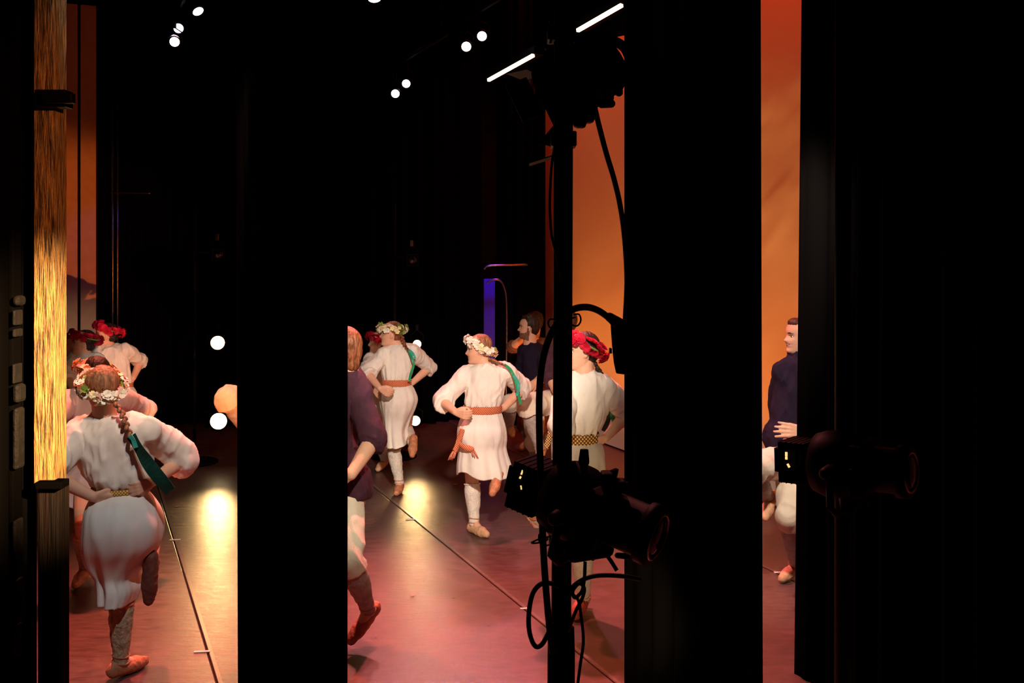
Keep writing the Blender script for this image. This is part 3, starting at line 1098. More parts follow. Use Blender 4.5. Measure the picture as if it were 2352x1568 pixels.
    if female:   # gathers above the belt
        v = verts_np(tp.data)
        n_ = normals_np(tp.data)
        th = np.arctan2(v[:, 1] - bot_c.y, v[:, 0] - bot_c.x)
        rr_b = np.hypot(v[:, 1] - bot_c.y, v[:, 0] - bot_c.x)
        wgt = np.clip(1 - (v[:, 2] - bot_c.z) / 0.13, 0, 1) * (rr_b < 0.24)
        v += n_ * (0.0055 * wgt * np.sin(th * 17 + 3 * vnoise(v * 9)))[:, None]
        tp.data.vertices.foreach_set('co', v.ravel())
        tp.data.update()

    # ---- lower garment
    if skirt:
        rg = px_rings(skirt, d, 72, 6)
        nr = len(rg)
        out = []
        for i, r in enumerate(rg):
            t = i / (nr - 1)
            cc = sum(r, Vector()) / len(r)
            a = np.array([(p - cc)[:] for p in r])
            th = np.linspace(0, 2 * math.pi, len(r), endpoint=False)
            q = np.stack([np.cos(th) * 3.2 + seed, np.sin(th) * 3.2, np.full(len(r), t * 1.3)], 1)
            q2 = np.stack([np.cos(th) * 1.3 + seed, np.sin(th) * 1.3, np.full(len(r), t * 3.4)], 1)
            fold = (1 - np.abs(2 * vnoise(q) - 1)) ** 2 - 0.35
            am = skirt_amp * (0.5 + 1.1 * t) * min(1.0, t * 9)
            nrm = a / np.maximum(1e-4, np.linalg.norm(a, axis=1))[:, None]
            gather = 0.004 * np.sin(th * 26) * max(0, 1 - t * 4) * min(1.0, t * 12)
            a = a + nrm * (fold * am + gather + (vnoise(q2) - 0.5) * skirt_amp * 0.8 * min(1.0, t * 9))[:, None]
            zz = (vnoise(np.stack([np.cos(th) * 1.4 + seed * 3, np.sin(th) * 1.4, np.zeros(len(r))], 1)) - 0.5) * 2 * hem * t ** 3
            out.append([cc + Vector(a[j]) + Vector((0, 0, zz[j])) for j in range(len(r))])
        sk = make('skirt', MB().rings(out, cap=False), top if top.endswith('linen') else 'linen', root)
        so = sk.modifiers.new('solid', 'SOLIDIFY')
        so.thickness = 0.004
        so.offset = -1
    else:
        mp = MB()
        for lg, (hip, kn, an, to) in zip(legs, J):
            w0, w1, w2 = lg.get('wide', (0.125, 0.085, 0.095))
            en = kn.lerp(an, lg.get('len', 0.16))
            mp.capsule(hip, kn, w0, w1, 18)
            mp.capsule(kn, en, w1 * 1.03, w2, 18, round_b=False)
        mp.capsule(bot_c - Vector((0, 0, 0.02)), hipc, 0.12, 0.135, 18)
        ts = remesh('trousers', mp, 0.0095, trousers, root, 3)
        folds(ts.data, 0.018, 9, (1, 1, 0.8), seed, 0.7)
    if belt:
        bm_, y0, y1, xl, xr, hh = belt
        w = px_rings([(y0, xl, xr, 0, hh), (y0 + (y1 - y0) * 0.05, xl, xr, 0, hh + 0.004), (y1 - (y1 - y0) * 0.05, xl, xr, 0, hh + 0.004), (y1, xl, xr, 0, hh)], d, 48, 1, 0.015)
        b_ = make('belt', MB().rings(w, cap=False), bm_, root)
        so = b_.modifiers.new('solid', 'SOLIDIFY')
        so.thickness = 0.006

    # ---- legs wear
    for lg, (hip, kn, an, to) in zip(legs, J):
        gear = lg.get('gear', ('stocking', 'pale_leather'))
        he, ba = foot_points(an, to, kn)
        ax = (an - kn).normalized()
        if gear[0]:
            r0 = lg.get('top_t', 0.12)
            a0 = kn.lerp(an, r0)
            cf = kn.lerp(an, 0.34)
            bulk = gear[2] if len(gear) > 2 else 0.0
            pts = [a0, kn.lerp(an, 0.22), cf, kn.lerp(an, 0.6), kn.lerp(an, 0.85), an + ax * 0.02]
            rad = [0.060 + bulk, 0.0615 + bulk, 0.063 + bulk, 0.053 + bulk, 0.042 + bulk * .5, 0.040]
            sp = catmull([(*p, r) for p, r in zip(pts, rad)], 5)
            mbx = MB().tube([Vector(p[:3]) for p in sp], [p[3] for p in sp], 24)
            sk_ = make('leg_wrap' if gear[0] == 'wrap' else 'stocking', mbx, gear[0], root)
            folds(sk_.data, 0.006, 22, (0.6, 0.6, 1.6), seed)
            x, y, _ = frame(ax)
            rim = MB().tube([a0 + (x * math.cos(t) + y * math.sin(t)) * (0.061 + bulk) for t in np.linspace(0, 2 * math.pi, 25)], 0.006, 6, cap=False)
            make('stocking_band', rim, 'tassel' if gear[0] == 'cabled' else gear[0], sk_)
        ms = MB()
        ms.capsule(he, ba, 0.037, 0.043, 14).capsule(ba, to, 0.043, 0.028, 14).capsule(an.lerp(he, 0.75), ba, 0.038, 0.034, 14)
        if gear[1]:
            sh_ = remesh('moccasin', ms, 0.0065, gear[1], root, 2)
            folds(sh_.data, 0.0035, 40, (1, 1, 1), seed)
            x, y, _ = frame(ax)
            ties = MB()
            for q in (0.0, -0.035):
                ties.tube([an + ax * q + (x * math.cos(t) + y * math.sin(t)) * 0.042 + ax * 0.008 * math.sin(t) for t in np.linspace(0, 2 * math.pi, 21)], 0.0045, 6, cap=False)
            make('ankle_tie', ties, 'tie', sh_)

    # ---- wreath, braid, ribbons
    if wreath_spec:
        wreath(root, c, R, Hh, **wreath_spec)
    if braid_px:
        br = braid(root, [P(x, y, d + dd) for x, y, dd in braid_px], hair[0])
        for (pts, w, m_) in ribbons:
            make('ribbon', strip([P(x, y, d + dd) for x, y, dd in pts], w, (1, 0.0, 0.3)), m_, br, False)
    return root, c, R, A, J


# ------------------------------------------------------------------ the dancers
W_WHITE = ['white', 'white', 'white', 'white', 'white', 'cream', 'white', 'leaf', 'pink']
W_CREAM = ['white', 'white', 'cream', 'cream', 'white', 'leaf']
W_MIX = ['white', 'white', 'white', 'cream', 'white', 'pink', 'orange', 'leaf', 'white', 'white']
W_RED = ['red', 'red', 'crimson']

# woman in the foreground, seen from behind
pA = person('woman in white dress with gold belt nearest the timber post, back turned', 5.155,
            (234, 890, 0.0, 30, 4, 0),
            [(950, 214, 270, 0, .05), (960, 202, 318, 0, .085), (985, 182, 356, 0, .11), (1020, 178, 350, 0, .125), (1060, 184, 350, 0, .13),
             (1095, 196, 347, -.01, .125), (1112, 208, 340, -.01, .11), (1121, 220, 330, 0, .095)],
            [((192, 990), (105, 1085, -1), (212, 1140, -1)), ((343, 985), (424, 1052, 1), (350, 1106, -1))],
            [dict(hip=(243, 1185), knee=(280, 1362, 1), ankle=(277, 1526, -1), toe=(330, 1530, 1), plant=(277, 1555), gear=('cabled', 'leather'), top_t=0.14),
             dict(hip=(322, 1185), knee=(345, 1225, 1), ankle=(346, 1292, -1), toe=(342, 1378, -1), gear=(None, 'dark_sole'))],
            'linen', k=1.0, voxel=0.006, hair=('hair_blond', 'bun'), seed=3, cuff=0.28, sleeve=(0.078, 0.078, 0.086),
            skirt=[(1125, 220, 331, 0, .097), (1142, 208, 346, -.02, .13), (1170, 197, 362, -.04, .165), (1205, 193, 368, -.05, .175), (1245, 191, 362, -.04, .165),
                   (1280, 199, 338, -.02, .14), (1302, 213, 320, -.01, .125), (1320, 226, 311, 0, .12), (1345, 230, 316, 0, .125), (1374, 236, 304, 0, .13)],
            belt=('belt_gold', 1117, 1127, 221, 329, .096), top_amp=0.018, skirt_amp=0.022,
            wreath_spec=dict(kinds=W_MIX + ['cream'], tilt=24, n=88, seed=4, thick=0.026, up=0.10, lab='wreath of white, pink and orange blossoms', leaf_up=3),
            braid_px=[(262, 922, -.12), (278, 945, -.13), (288, 970, -.145), (300, 1000, -.155)],
            ribbons=[([(301, 1000, -.165), (325, 1040, -.165), (352, 1080, -.165), (392, 1128, -.16)], (0.05, 0.07), 'ribbon_dark'),
                     ([(298, 1000, -.175), (306, 1010, -.18), (312, 1028, -.18)], 0.022, 'ribbon_teal')])

pB = person('woman mostly hidden behind the gold-belted woman, orange blossoms in her wreath', 6.57,
            (214, 858, 0.0, 72, 0, 0),
            [(890, 192, 246, 0, .05), (900, 168, 284, 0, .085), (925, 156, 290, 0, .11), (960, 158, 285, 0, .125), (1000, 163, 280, 0, .12), (1040, 176, 270, 0, .1)],
            [((168, 915), (118, 965, -1), (160, 1030, 1)), ((280, 915), (338, 938, 1), (285, 1020, -1))],
            [dict(hip=(200, 1085), knee=(192, 1200, -1), ankle=(198, 1312, 1), toe=(174, 1345, -1), plant=(200, 1335), gear=('cabled', 'pale_leather', 0.006), top_t=0.2),
             dict(hip=(250, 1085), knee=(240, 1190, 1), ankle=(250, 1290, 1), toe=(230, 1310, -1), gear=('stocking', 'pale_leather'))],
            'lilac_linen', hair=('hair_dark', 'bun'), seed=5, voxel=0.008, cuff=0.2,
            skirt=[(1041, 177, 270, 0, .1), (1060, 160, 280, -.01, .14), (1090, 150, 288, -.02, .16), (1125, 146, 290, -.02, .165), (1155, 145, 290, -.02, .17)],
            belt=('belt_red', 1037, 1046, 176, 270, .1),
            wreath_spec=dict(kinds=['white', 'pink', 'orange', 'cream', 'white'], tilt=14, n=66, seed=8, thick=0.03, up=0.15, lab='wreath of orange, pink and white blossoms'))

pC = person('woman in red rose wreath at the left, elbow out towards the dark wing', 9.5,
            (243, 769, 0.0, 112, 6, 0),
            [(790, 236, 264, 0, .045), (797, 228, 286, 0, .08), (812, 222, 296, 0, .1), (840, 222, 298, 0, .115), (865, 228, 300, 0, .115), (882, 234, 299, 0, .095)],
            [((230, 808), (206, 850, -1), (238, 880, -1)), ((290, 806), (323, 828, 1), (306, 868, -1))],
            [dict(hip=(252, 925), knee=(250, 1020, -1), ankle=(256, 1098, 1), toe=(240, 1110, -1), plant=(256, 1110)),
             dict(hip=(290, 925), knee=(288, 1010, 1), ankle=(300, 1055, -1), toe=(302, 1085, -1))],
            'linen', hair=('hair_dark', 'bun'), seed=9, voxel=0.007, cuff=0.2,
            skirt=[(883, 234, 299, 0, .095), (900, 228, 310, -.01, .13), (930, 224, 319, -.02, .15), (970, 223, 322, -.02, .155), (1010, 226, 322, 0, .16)],
            belt=('belt_red', 879, 888, 233, 300, .096),
            wreath_spec=dict(kinds=W_RED, tilt=16, n=54, seed=12, thick=0.032, up=0.27, lab='wreath of red roses'))

pD = person('woman in dark red wreath beside the orange boards, face turned left', 8.7,
            (190, 788, 0.0, 114, 4, 0),
            [(810, 178, 206, 0, .045), (818, 168, 224, 0, .08), (835, 162, 228, 0, .1), (865, 164, 227, 0, .115), (890, 168, 225, 0, .11), (907, 172, 222, 0, .095)],
            [((170, 828), (153, 868, -1), (176, 902, -1)), ((222, 826), (240, 870, 1), (222, 905, -1))],
            [dict(hip=(185, 950), knee=(182, 1050, -1), ankle=(188, 1140, 1), toe=(172, 1158, -1), plant=(188, 1158)),
             dict(hip=(212, 950), knee=(214, 1040, 1), ankle=(222, 1120, -1), toe=(210, 1135, -1))],
            'linen', hair=('hair_dark', 'bun'), seed=14, voxel=0.008, cuff=0.2,
            skirt=[(908, 172, 222, 0, .095), (925, 164, 232, -.01, .13), (955, 158, 240, -.02, .15), (1000, 156, 244, -.02, .16), (1045, 156, 246, 0, .17)],
            belt=('belt_red', 904, 912, 172, 223, .096),
            wreath_spec=dict(kinds=['crimson', 'crimson', 'red'], tilt=12, n=48, seed=17, thick=0.028, up=0.25, lab='wreath of dark red roses'))

# man whose raised knee shows beside the lower glaring lamp
pE = person('man behind the left leg drape showing only his raised white knee', 7.4,
            (640, 735, 0.0, 88, 0, 0),
            [(772, 625, 655, 0, .055), (780, 605, 680, 0, .1), (800, 600, 690, 0, .125), (850, 602, 688, 0, .13), (900, 604, 684, 0, .13), (930, 606, 682, 0, .125)],
            [((608, 800), (600, 880, -1), (630, 930, -1)), ((682, 800), (700, 880, 1), (660, 930, -1))],
            [dict(hip=(655, 930), knee=(650, 1070, -1), ankle=(655, 1190, 1), toe=(630, 1225, -1), plant=(655, 1260), gear=('wrap', 'leather'), wide=(0.12, 0.09, 0.10)),
             dict(hip=(610, 930, -.05), knee=(522, 915, -1), ankle=(575, 1000, 1), toe=(560, 1040, -1), gear=('wrap', 'leather'), wide=(0.115, 0.092, 0.10), len=0.1)],
            'navy', female=False, hair=('hair_brown', 'short'), seed=21, voxel=0.010, k=1.05, cuff=0.3)

pF = person('auburn-haired man in plum shirt half hidden by the left leg drape', 5.65,
            (789, 800, 0.0, 52, 0, 0),
            [(850, 772, 820, 0, .06), (862, 742, 836, 0, .1), (885, 722, 842, 0, .13), (930, 712, 824, 0, .14), (985, 708, 808, 0, .14), (1035, 712, 822, 0, .14),
             (1085, 716, 848, 0, .15), (1118, 720, 856, 0, .155), (1140, 728, 853, 0, .15)],
            [((735, 885), (700, 990, 1), (740, 1080, -1)),
             ((824, 893, -.02), (856, 1010, -1), (806, 1090, -1), dict(curl=55, along=(-0.9, 0.1, -0.15), palm=(-0.2, 0.9, -0.1), thumb=1))],
            [dict(hip=(792, 1128), knee=(806, 1290, -1), ankle=(846, 1400, 1), toe=(806, 1470, -1), gear=('wrap', 'leather', 0.004), wide=(0.105, 0.070, 0.085), len=0.12, top_t=0.12),
             dict(hip=(752, 1128), knee=(700, 1220, 1), ankle=(730, 1340, 1), toe=(700, 1380, -1), gear=('wrap', 'leather'), wide=(0.12, 0.08, 0.09))],
            'plum', female=False, hair=('hair_red', 'nape'), seed=24, k=1.06, cuff=0.16, collar=True, Hh=0.235, sleeve=(0.075, 0.078, 0.084), voxel=0.006, top_amp=0.012)

pG = person('woman in white dress with tall white wreath, red belt, foot kicked back', 9.13,
            (897, 767, 0.0, 100, 4, 0),
            [(789, 904, 930, 0, .045), (797, 890, 946, 0, .08), (812, 881, 954, 0, .1), (835, 877, 950, 0, .115), (856, 877, 946, 0, .115), (867, 879, 942, 0, .105), (874, 881, 940, 0, .09)],
            [((888, 810), (843, 857, -1), (872, 891, -1)), ((947, 806), (988, 842, 1), (946, 880, -1))],
            [dict(hip=(897, 925), knee=(904, 1025, 1), ankle=(917, 1117, -1), toe=(911, 1133, -1), plant=(917, 1130), gear=('stocking', 'leather'), top_t=0.08),
             dict(hip=(932, 925), knee=(932, 985, 1), ankle=(946, 1014, -1), toe=(947, 1044, -1), gear=('stocking', 'leather'), top_t=0.1)],
            'linen', hair=('hair_red', 'bun'), seed=31, voxel=0.006, cuff=0.22, sleeve=(0.070, 0.068, 0.082),
            skirt=[(882, 880, 942, 0, .092), (895, 876, 949, -.02, .12), (915, 874, 956, -.03, .15), (937, 877, 951, -.02, .15), (960, 881, 941, 0, .14), (985, 884, 934, 0, .13), (1005, 886, 936, 0, .14), (1020, 888, 939, 0, .15)],
            belt=('belt_red', 871, 885, 881, 940, .092),
            wreath_spec=dict(kinds=W_CREAM, tilt=0, n=72, seed=33, thick=0.030, up=0.22, lab='wreath of white and cream blossoms', leaf_up=6),
            braid_px=[(922, 766, -.06), (925, 780, -.09), (930, 792, -.115), (938, 804, -.12)],
            ribbons=[([(938, 803, -.125), (945, 820, -.14), (950, 838, -.145), (943, 860, -.14), (940, 876, -.14)], 0.022, 'ribbon'),
                     ([(938, 803, -.13), (948, 812, -.145), (953, 824, -.145)], 0.026, 'ribbon_teal')])

pH = person('woman behind the tall white wreath, one red rose showing over her smiling face', 10.2,
            (868, 786, 0.0, 100, 2, 0),
            [(806, 858, 886, 0, .045), (813, 850, 902, 0, .08), (830, 843, 906, 0, .1), (855, 842, 907, 0, .115), (880, 846, 905, 0, .11), (897, 851, 902, 0, .095)],
            [((852, 822), (838, 862, -1), (858, 892, -1)), ((900, 822), (920, 860, 1), (900, 892, -1))],
            [dict(hip=(876, 935), knee=(875, 1012, -1), ankle=(884, 1066, 1), toe=(868, 1076, -1), plant=(884, 1077)),
             dict(hip=(898, 935), knee=(900, 1000, 1), ankle=(905, 1040, -1), toe=(905, 1060, -1))],
            'linen', hair=('hair_dark', 'bun'), seed=41, voxel=0.007, smile=True, cuff=0.2,
            skirt=[(898, 851, 902, 0, .095), (915, 853, 908, -.01, .13), (945, 858, 910, -.02, .14), (975, 863, 908, -.02, .14), (1002, 866, 906, 0, .14)],
            belt=('belt_red', 894, 902, 851, 903, .096),
            wreath_spec=dict(kinds=W_RED, tilt=14, n=40, seed=44, thick=0.028, up=0.18, lab='wreath of red roses'))

pI = person('woman in white dress with red patterned belt and dangling tassels, centre', 7.79,
            (1098, 802, 0.0, 96, -2, 0),
            [(833, 1092, 1142, 0, .05), (841, 1076, 1160, 0, .085), (857, 1068, 1167, 0, .105), (885, 1069, 1163, 0, .12), (908, 1068, 1156, 0, .12), (924, 1066, 1151, 0, .112), (934, 1071, 1146, 0, .095)],
            [((1077, 858), (1015, 920, -1), (1046, 946, -1)), ((1160, 852), (1202, 891, 1), (1158, 936, -1))],
            [dict(hip=(1086, 990), knee=(1084, 1098, 1), ankle=(1089, 1206, -1), toe=(1117, 1222, -1), plant=(1088, 1225), gear=('stocking', 'pale_leather'), top_t=0.13),
             dict(hip=(1136, 990), knee=(1142, 1050, 1), ankle=(1141, 1094, -1), toe=(1131, 1132, -1), gear=(None, 'leather'))],
            'linen', hair=('hair_blond', 'bun'), seed=51, voxel=0.0058, cuff=0.24, sleeve=(0.072, 0.072, 0.084), smile=True,
            skirt=[(943, 1069, 1148, 0, .098), (957, 1061, 1153, -.01, .125), (982, 1052, 1161, -.03, .15), (1005, 1051, 1162, -.03, .155), (1025, 1053, 1159, -.02, .15),
                   (1045, 1054, 1163, -.02, .155), (1065, 1053, 1169, -.02, .165), (1085, 1053, 1172, -.02, .17)],
            belt=('belt_red', 931, 946, 1070, 1147, .098), hem=0.035,
            wreath_spec=dict(kinds=W_WHITE, tilt=30, n=68, seed=55, thick=0.028, up=0.14, lab='wreath of white and pink blossoms'),
            braid_px=[(1122, 822, -.07), (1134, 828, -.1), (1146, 833, -.11), (1158, 838, -.11)],
            ribbons=[([(1158, 837, -.115), (1172, 848, -.125), (1182, 868, -.125), (1188, 890, -.12), (1192, 912, -.10), (1196, 927, -.09)], 0.022, 'ribbon'),
                     ([(1180, 862, -.13), (1191, 880, -.13), (1190, 898, -.125), (1186, 908, -.12)], 0.022, 'ribbon_teal')])
# hanging sash ends with tassels of the centre woman
rI = pI[0]
for pts in ([(1062, 985), (1056, 1005), (1050, 1024), (1044, 1036)], [(1052, 1016), (1064, 1026), (1080, 1030), (1086, 1034)]):
    st = make('sash_end', strip([P(x, y, 7.79 - .20) for x, y in pts], 0.040, (1, 0, 0.4), 0.002), 'belt_red', rI)
    ex, ey = pts[-1]
    mb = MB()
    for q in range(14):
        a = rng.uniform(-1, 1)
        b = rng.uniform(-1, 1)
        sgn = -0.5 if pts[0][0] == 1062 else 0.4
        mb.tube([P(ex + a * 4, ey, 7.6 + b * .01), P(ex + a * 6 + sgn * 8, ey + 9, 7.6 + b * .02), P(ex + a * 7 + sgn * 16, ey + 18 + rng.uniform(-3, 3), 7.6 + b * .02)], 0.0035, 5)
    make('tassel', mb, 'tassel', st)

pJ = person('bearded man in navy shirt at the dark far wing, looking left', 10.1,
            (1213, 752, 0.0, 92, 4, 0),
            [(785, 1205, 1229, 0, .055), (792, 1203, 1244, 0, .095), (808, 1200, 1249, 0, .125), (850, 1199, 1248, 0, .13), (890, 1202, 1244, 0, .13), (914, 1201, 1240, 0, .125)],
            [((1206, 806), (1196, 860, 1), (1215, 890, -1)), ((1240, 806), (1257, 856, -1), (1230, 876, -1))],
            [dict(hip=(1228, 925), knee=(1226, 1010, -1), ankle=(1230, 1066, 1), toe=(1215, 1080, -1), plant=(1230, 1081), gear=('wrap', 'leather'), wide=(0.115, 0.085, 0.095)),
             dict(hip=(1213, 922, -.06), knee=(1172, 925, -1), ankle=(1170, 980, 1), toe=(1177, 998, -1), gear=('wrap', 'leather', 0.004), wide=(0.11, 0.08, 0.09))],
            'navy', female=False, hair=('hair_dark', 'tousled'), seed=61, voxel=0.006, beard=True, k=1.05, cuff=0.2, Hh=0.235)

pK = person('man in brown jacket in the dark behind the bearded man, forearm raised', 11.2,
            (1224, 742, 0.0, 80, 0, 0),
            [(772, 1212, 1236, 0, .055), (780, 1204, 1248, 0, .095), (800, 1200, 1254, 0, .12), (850, 1200, 1252, 0, .125), (895, 1202, 1250, 0, .12)],
            [((1206, 790), (1178, 796, -1), (1206, 772, -1)), ((1248, 790), (1262, 850, 1), (1240, 880, -1))],
            [dict(hip=(1214, 905), knee=(1206, 975, -1), ankle=(1212, 1030, 1), toe=(1196, 1036, -1), plant=(1212, 1032), gear=('wrap', 'leather')),
             dict(hip=(1240, 905), knee=(1240, 975, -1), ankle=(1246, 1030, 1), toe=(1230, 1036, -1), gear=('wrap', 'leather'))],
            'brownshirt', female=False, hair=('hair_dark', 'tousled'), seed=66, voxel=0.010, k=1.0, trousers='brownshirt', cuff=0.1)

pL = person('man behind the lamp pole lifting a knee in white trousers', 8.8,
            (1297, 742, 0.0, 82, 0, 0),
            [(775, 1284, 1312, 0, .055), (783, 1272, 1320, 0, .1), (802, 1267, 1324, 0, .125), (850, 1264, 1322, 0, .135), (900, 1262, 1320, 0, .135), (928, 1264, 1318, 0, .13)],
            [((1274, 806), (1266, 868, -1), (1282, 910, -1)), ((1316, 806), (1324, 866, 1), (1306, 905, -1))],
            [dict(hip=(1292, 925), knee=(1290, 1035, -1), ankle=(1298, 1130, 1), toe=(1280, 1150, -1), plant=(1298, 1152), gear=('wrap', 'leather')),
             dict(hip=(1278, 925, -.05), knee=(1212, 928, -1), ankle=(1240, 1030, 1), toe=(1232, 1062, -1), gear=('wrap', 'leather', 0.008), wide=(0.12, 0.088, 0.105), len=0.2, top_t=0.15)],
            'plum', female=False, hair=('hair_brown', 'short'), seed=71, voxel=0.008, k=1.05, cuff=0.25)
# sash hanging from his waist
make('sash_end', strip([P(1266, 935, 8.62), P(1266, 975, 8.60), P(1262, 1005, 8.58), P(1252, 1030, 8.56)], 0.05, (1, 0, 0.2), 0.003), 'belt_diamond', pL[0])

pM = person('woman in red rose wreath and diamond patterned belt right of the lamp pole', 6.02,
            (1335, 806, 0.0, 100, 0, 0),
            [(852, 1316, 1366, 0, .05), (861, 1298, 1388, 0, .09), (880, 1288, 1398, 0, .115), (920, 1286, 1399, 0, .125), (955, 1286, 1392, 0, .13), (984, 1288, 1380, 0, .12), (996, 1292, 1368, 0, .1)],
            [((1302, 885), (1288, 970, -1), (1300, 1010, 1)), ((1384, 888), (1444, 948, 1), (1390, 1006, -1), dict(curl=85))],
            [dict(hip=(1340, 1070), knee=(1336, 1230, -1), ankle=(1340, 1366, 1), toe=(1322, 1412, -1), plant=(1340, 1405), gear=('stocking', 'red_leather', 0.004), top_t=0.1),
             dict(hip=(1308, 1070), knee=(1222, 1168, -1), ankle=(1300, 1225, 1), toe=(1296, 1275, 1), gear=('stocking', 'red_leather'))],
            'linen', hair=('hair_dark', 'bun'), seed=81, voxel=0.006, cuff=0.24, sleeve=(0.074, 0.072, 0.082),
            skirt=[(1009, 1291, 1370, 0, .102), (1024, 1285, 1381, -.01, .13), (1050, 1274, 1385, -.02, .155), (1090, 1256, 1387, -.03, .17), (1130, 1236, 1386, -.03, .18), (1170, 1222, 1382, -.03, .18), (1205, 1224, 1376, -.02, .18)],
            belt=('belt_diamond', 993, 1013, 1292, 1368, .102),
            wreath_spec=dict(kinds=W_RED, tilt=30, n=52, seed=86, thick=0.030, up=0.20, lab='wreath of red roses'),
            braid_px=[(1366, 830, -.02), (1372, 845, -.02), (1380, 860, .02), (1392, 900, .10)],
            ribbons=[([(1392, 900, .1), (1396, 935, .14), (1398, 960, .15), (1386, 990, .15)], 0.03, 'ribbon_dark'),
                     ([(1396, 930, .14), (1408, 960, .15), (1414, 975, .15)], 0.03, 'ribbon')])

pN = person('smiling man in navy shirt and cream trousers against the backdrop, right', 6.7,
            (1836, 772, 0.0, 96, 2, 0),
            [(816, 1815, 1858, 0, .06), (824, 1794, 1888, 0, .1), (842, 1785, 1900, 0, .125), (900, 1778, 1900, 0, .135), (960, 1769, 1892, 0, .145), (998, 1754, 1888, -.01, .15), (1028, 1760, 1884, -.01, .15), (1050, 1776, 1880, -.01, .14)],
            [((1796, 850), (1788, 930, 1), (1810, 1000, 1)),
             ((1884, 850), (1900, 950, -1), (1850, 992, -1), dict(curl=20, spread=5, size=0.21, along=(-1.0, -0.05, 0.12), palm=(0, 1, -0.25), thumb=1))],
            [dict(hip=(1828, 1055), knee=(1812, 1185, -1), ankle=(1828, 1296, 1), toe=(1796, 1330, -1), plant=(1826, 1328), gear=('wrap', 'pale_leather', 0.002), wide=(0.13, 0.078, 0.072), len=0.15, top_t=0.15),
             dict(hip=(1796, 1055), knee=(1728, 1080, -1), ankle=(1768, 1146, 1), toe=(1758, 1188, -1), gear=('wrap', 'pale_leather'), wide=(0.12, 0.085, 0.09), len=0.15)],
            'navy', female=False, hair=('hair_brown', 'short'), seed=91, voxel=0.0058, smile=True, k=1.06, cuff=0.6, collar=True, Hh=0.238)


# ------------------------------------------------------------------ lighting gear
def lathe(mb, c, axis, prof, n=24):
    x, y, z = frame(axis)
    c = Vector(c)
    rs = []
    for t, r in prof:
        rs.append([c + z * t + x * r * math.cos(2 * math.pi * k / n) + y * r * math.sin(2 * math.pi * k / n) for k in range(n)])
    return mb.rings(rs)


def axis_R(axis, upv=(0, 0, 1)):
    z = Vector(axis).normalized()
    x = Vector(upv).cross(z).normalized()
    y = z.cross(x)
    return Matrix((x, y, z)).transposed()


def px_tube(pts, r, k=6, n=8):
    return MB().tube(spline([P(*p) for p in pts], k), r, n)


def profile_lamp(label, rear, front, pole, leaks, group='profile spotlights on the near booms'):
    """ellipsoidal profile spotlight: finned lamp cap, reflector housing, shutters, barrel, lens, yoke and clamp"""
    ax = (front - rear)
    L = ax.length
    ax.normalize()
    R = axis_R(ax)
    o = thing('profile_spotlight', label, 'spotlight', (rear + front) / 2, group)
    body = MB()
    lathe(body, rear, ax, [(0.10, 0.060), (0.115, 0.088), (0.15, 0.100), (0.20, 0.098), (0.235, 0.082), (0.25, 0.070)])
    hb = make('reflector_housing', body, 'blackmetal', o)
    cap = MB()
    cap.box(rear + ax * 0.055, 0.118, 0.124, 0.085, R)
    cap.box(rear + ax * 0.004, 0.070, 0.074, 0.030, R)
    for k in range(5):
        cap.box(rear + ax * (0.022 + 0.016 * k), 0.121, 0.127, 0.005, R)
    lc = make('lamp_cap', cap, 'blackmetal', o, False, 0.004)
    for (vx, vy, vd, w, h, rot) in leaks:
        make('vent_slit', MB().box(P(vx, vy, vd), w, 0.006, h, Matrix.Rotation(rot, 3, 'Y')), 'leak', lc, False)
    gate = MB().box(rear + ax * 0.262, 0.170, 0.150, 0.045, R)
    gt = make('shutter_gate', gate, 'blackmetal', o, False, 0.008)
    for dv in ((1, 0), (-1, 0), (0, 1), (0, -1)):
        q = R @ Vector((dv[0], dv[1], 0))
        make('shutter_handle', MB().box(rear + ax * 0.262 + q * 0.105, 0.030, 0.030, 0.012, R), 'blackmetal', gt, False, 0.003)
    br = MB()
    lathe(br, rear, ax, [(0.27, 0.060), (0.275, 0.066), (L - 0.03, 0.066), (L - 0.03, 0.076), (L, 0.076)])
    make('barrel', br, 'blackmetal', o)
    x, y, z = frame(ax)
    make('lens', lathe(MB(), rear, ax, [(L, 0.050), (L + 0.006, 0.042), (L + 0.010, 0.026), (L + 0.012, 0.008)]), 'glass', o)
    ring = MB().tube([rear + ax * (L + 0.004) + (x * math.cos(t) + y * math.sin(t)) * 0.056 for t in np.linspace(0, 2 * math.pi, 33)], 0.004, 6, cap=False)
    make('lens_ring', ring, 'chrome', o)
    side = ax.cross(Vector((0, 0, 1))).normalized()
    upv = side.cross(ax).normalized()
    cen = rear + ax * 0.2
    yk = [cen + side * 0.118 + upv * 0.0, cen + side * 0.122 - upv * 0.10, cen + side * 0.07 - upv * 0.135, cen - side * 0.07 - upv * 0.135, cen - side * 0.122 - upv * 0.10, cen - side * 0.118]
    make('yoke', MB().tube(yk, 0.011, 6), 'blackmetal', o)
    make('yoke_knob', MB().capsule(cen + side * 0.115, cen + side * 0.150, 0.022, 0.018, 10), 'blackmetal', o)
    if pole is not None:
        make('clamp', MB().tube([cen - upv * 0.135, (cen - upv * 0.135).lerp(pole, 0.5), pole], 0.017, 8), 'blackmetal', o)
    return o, R


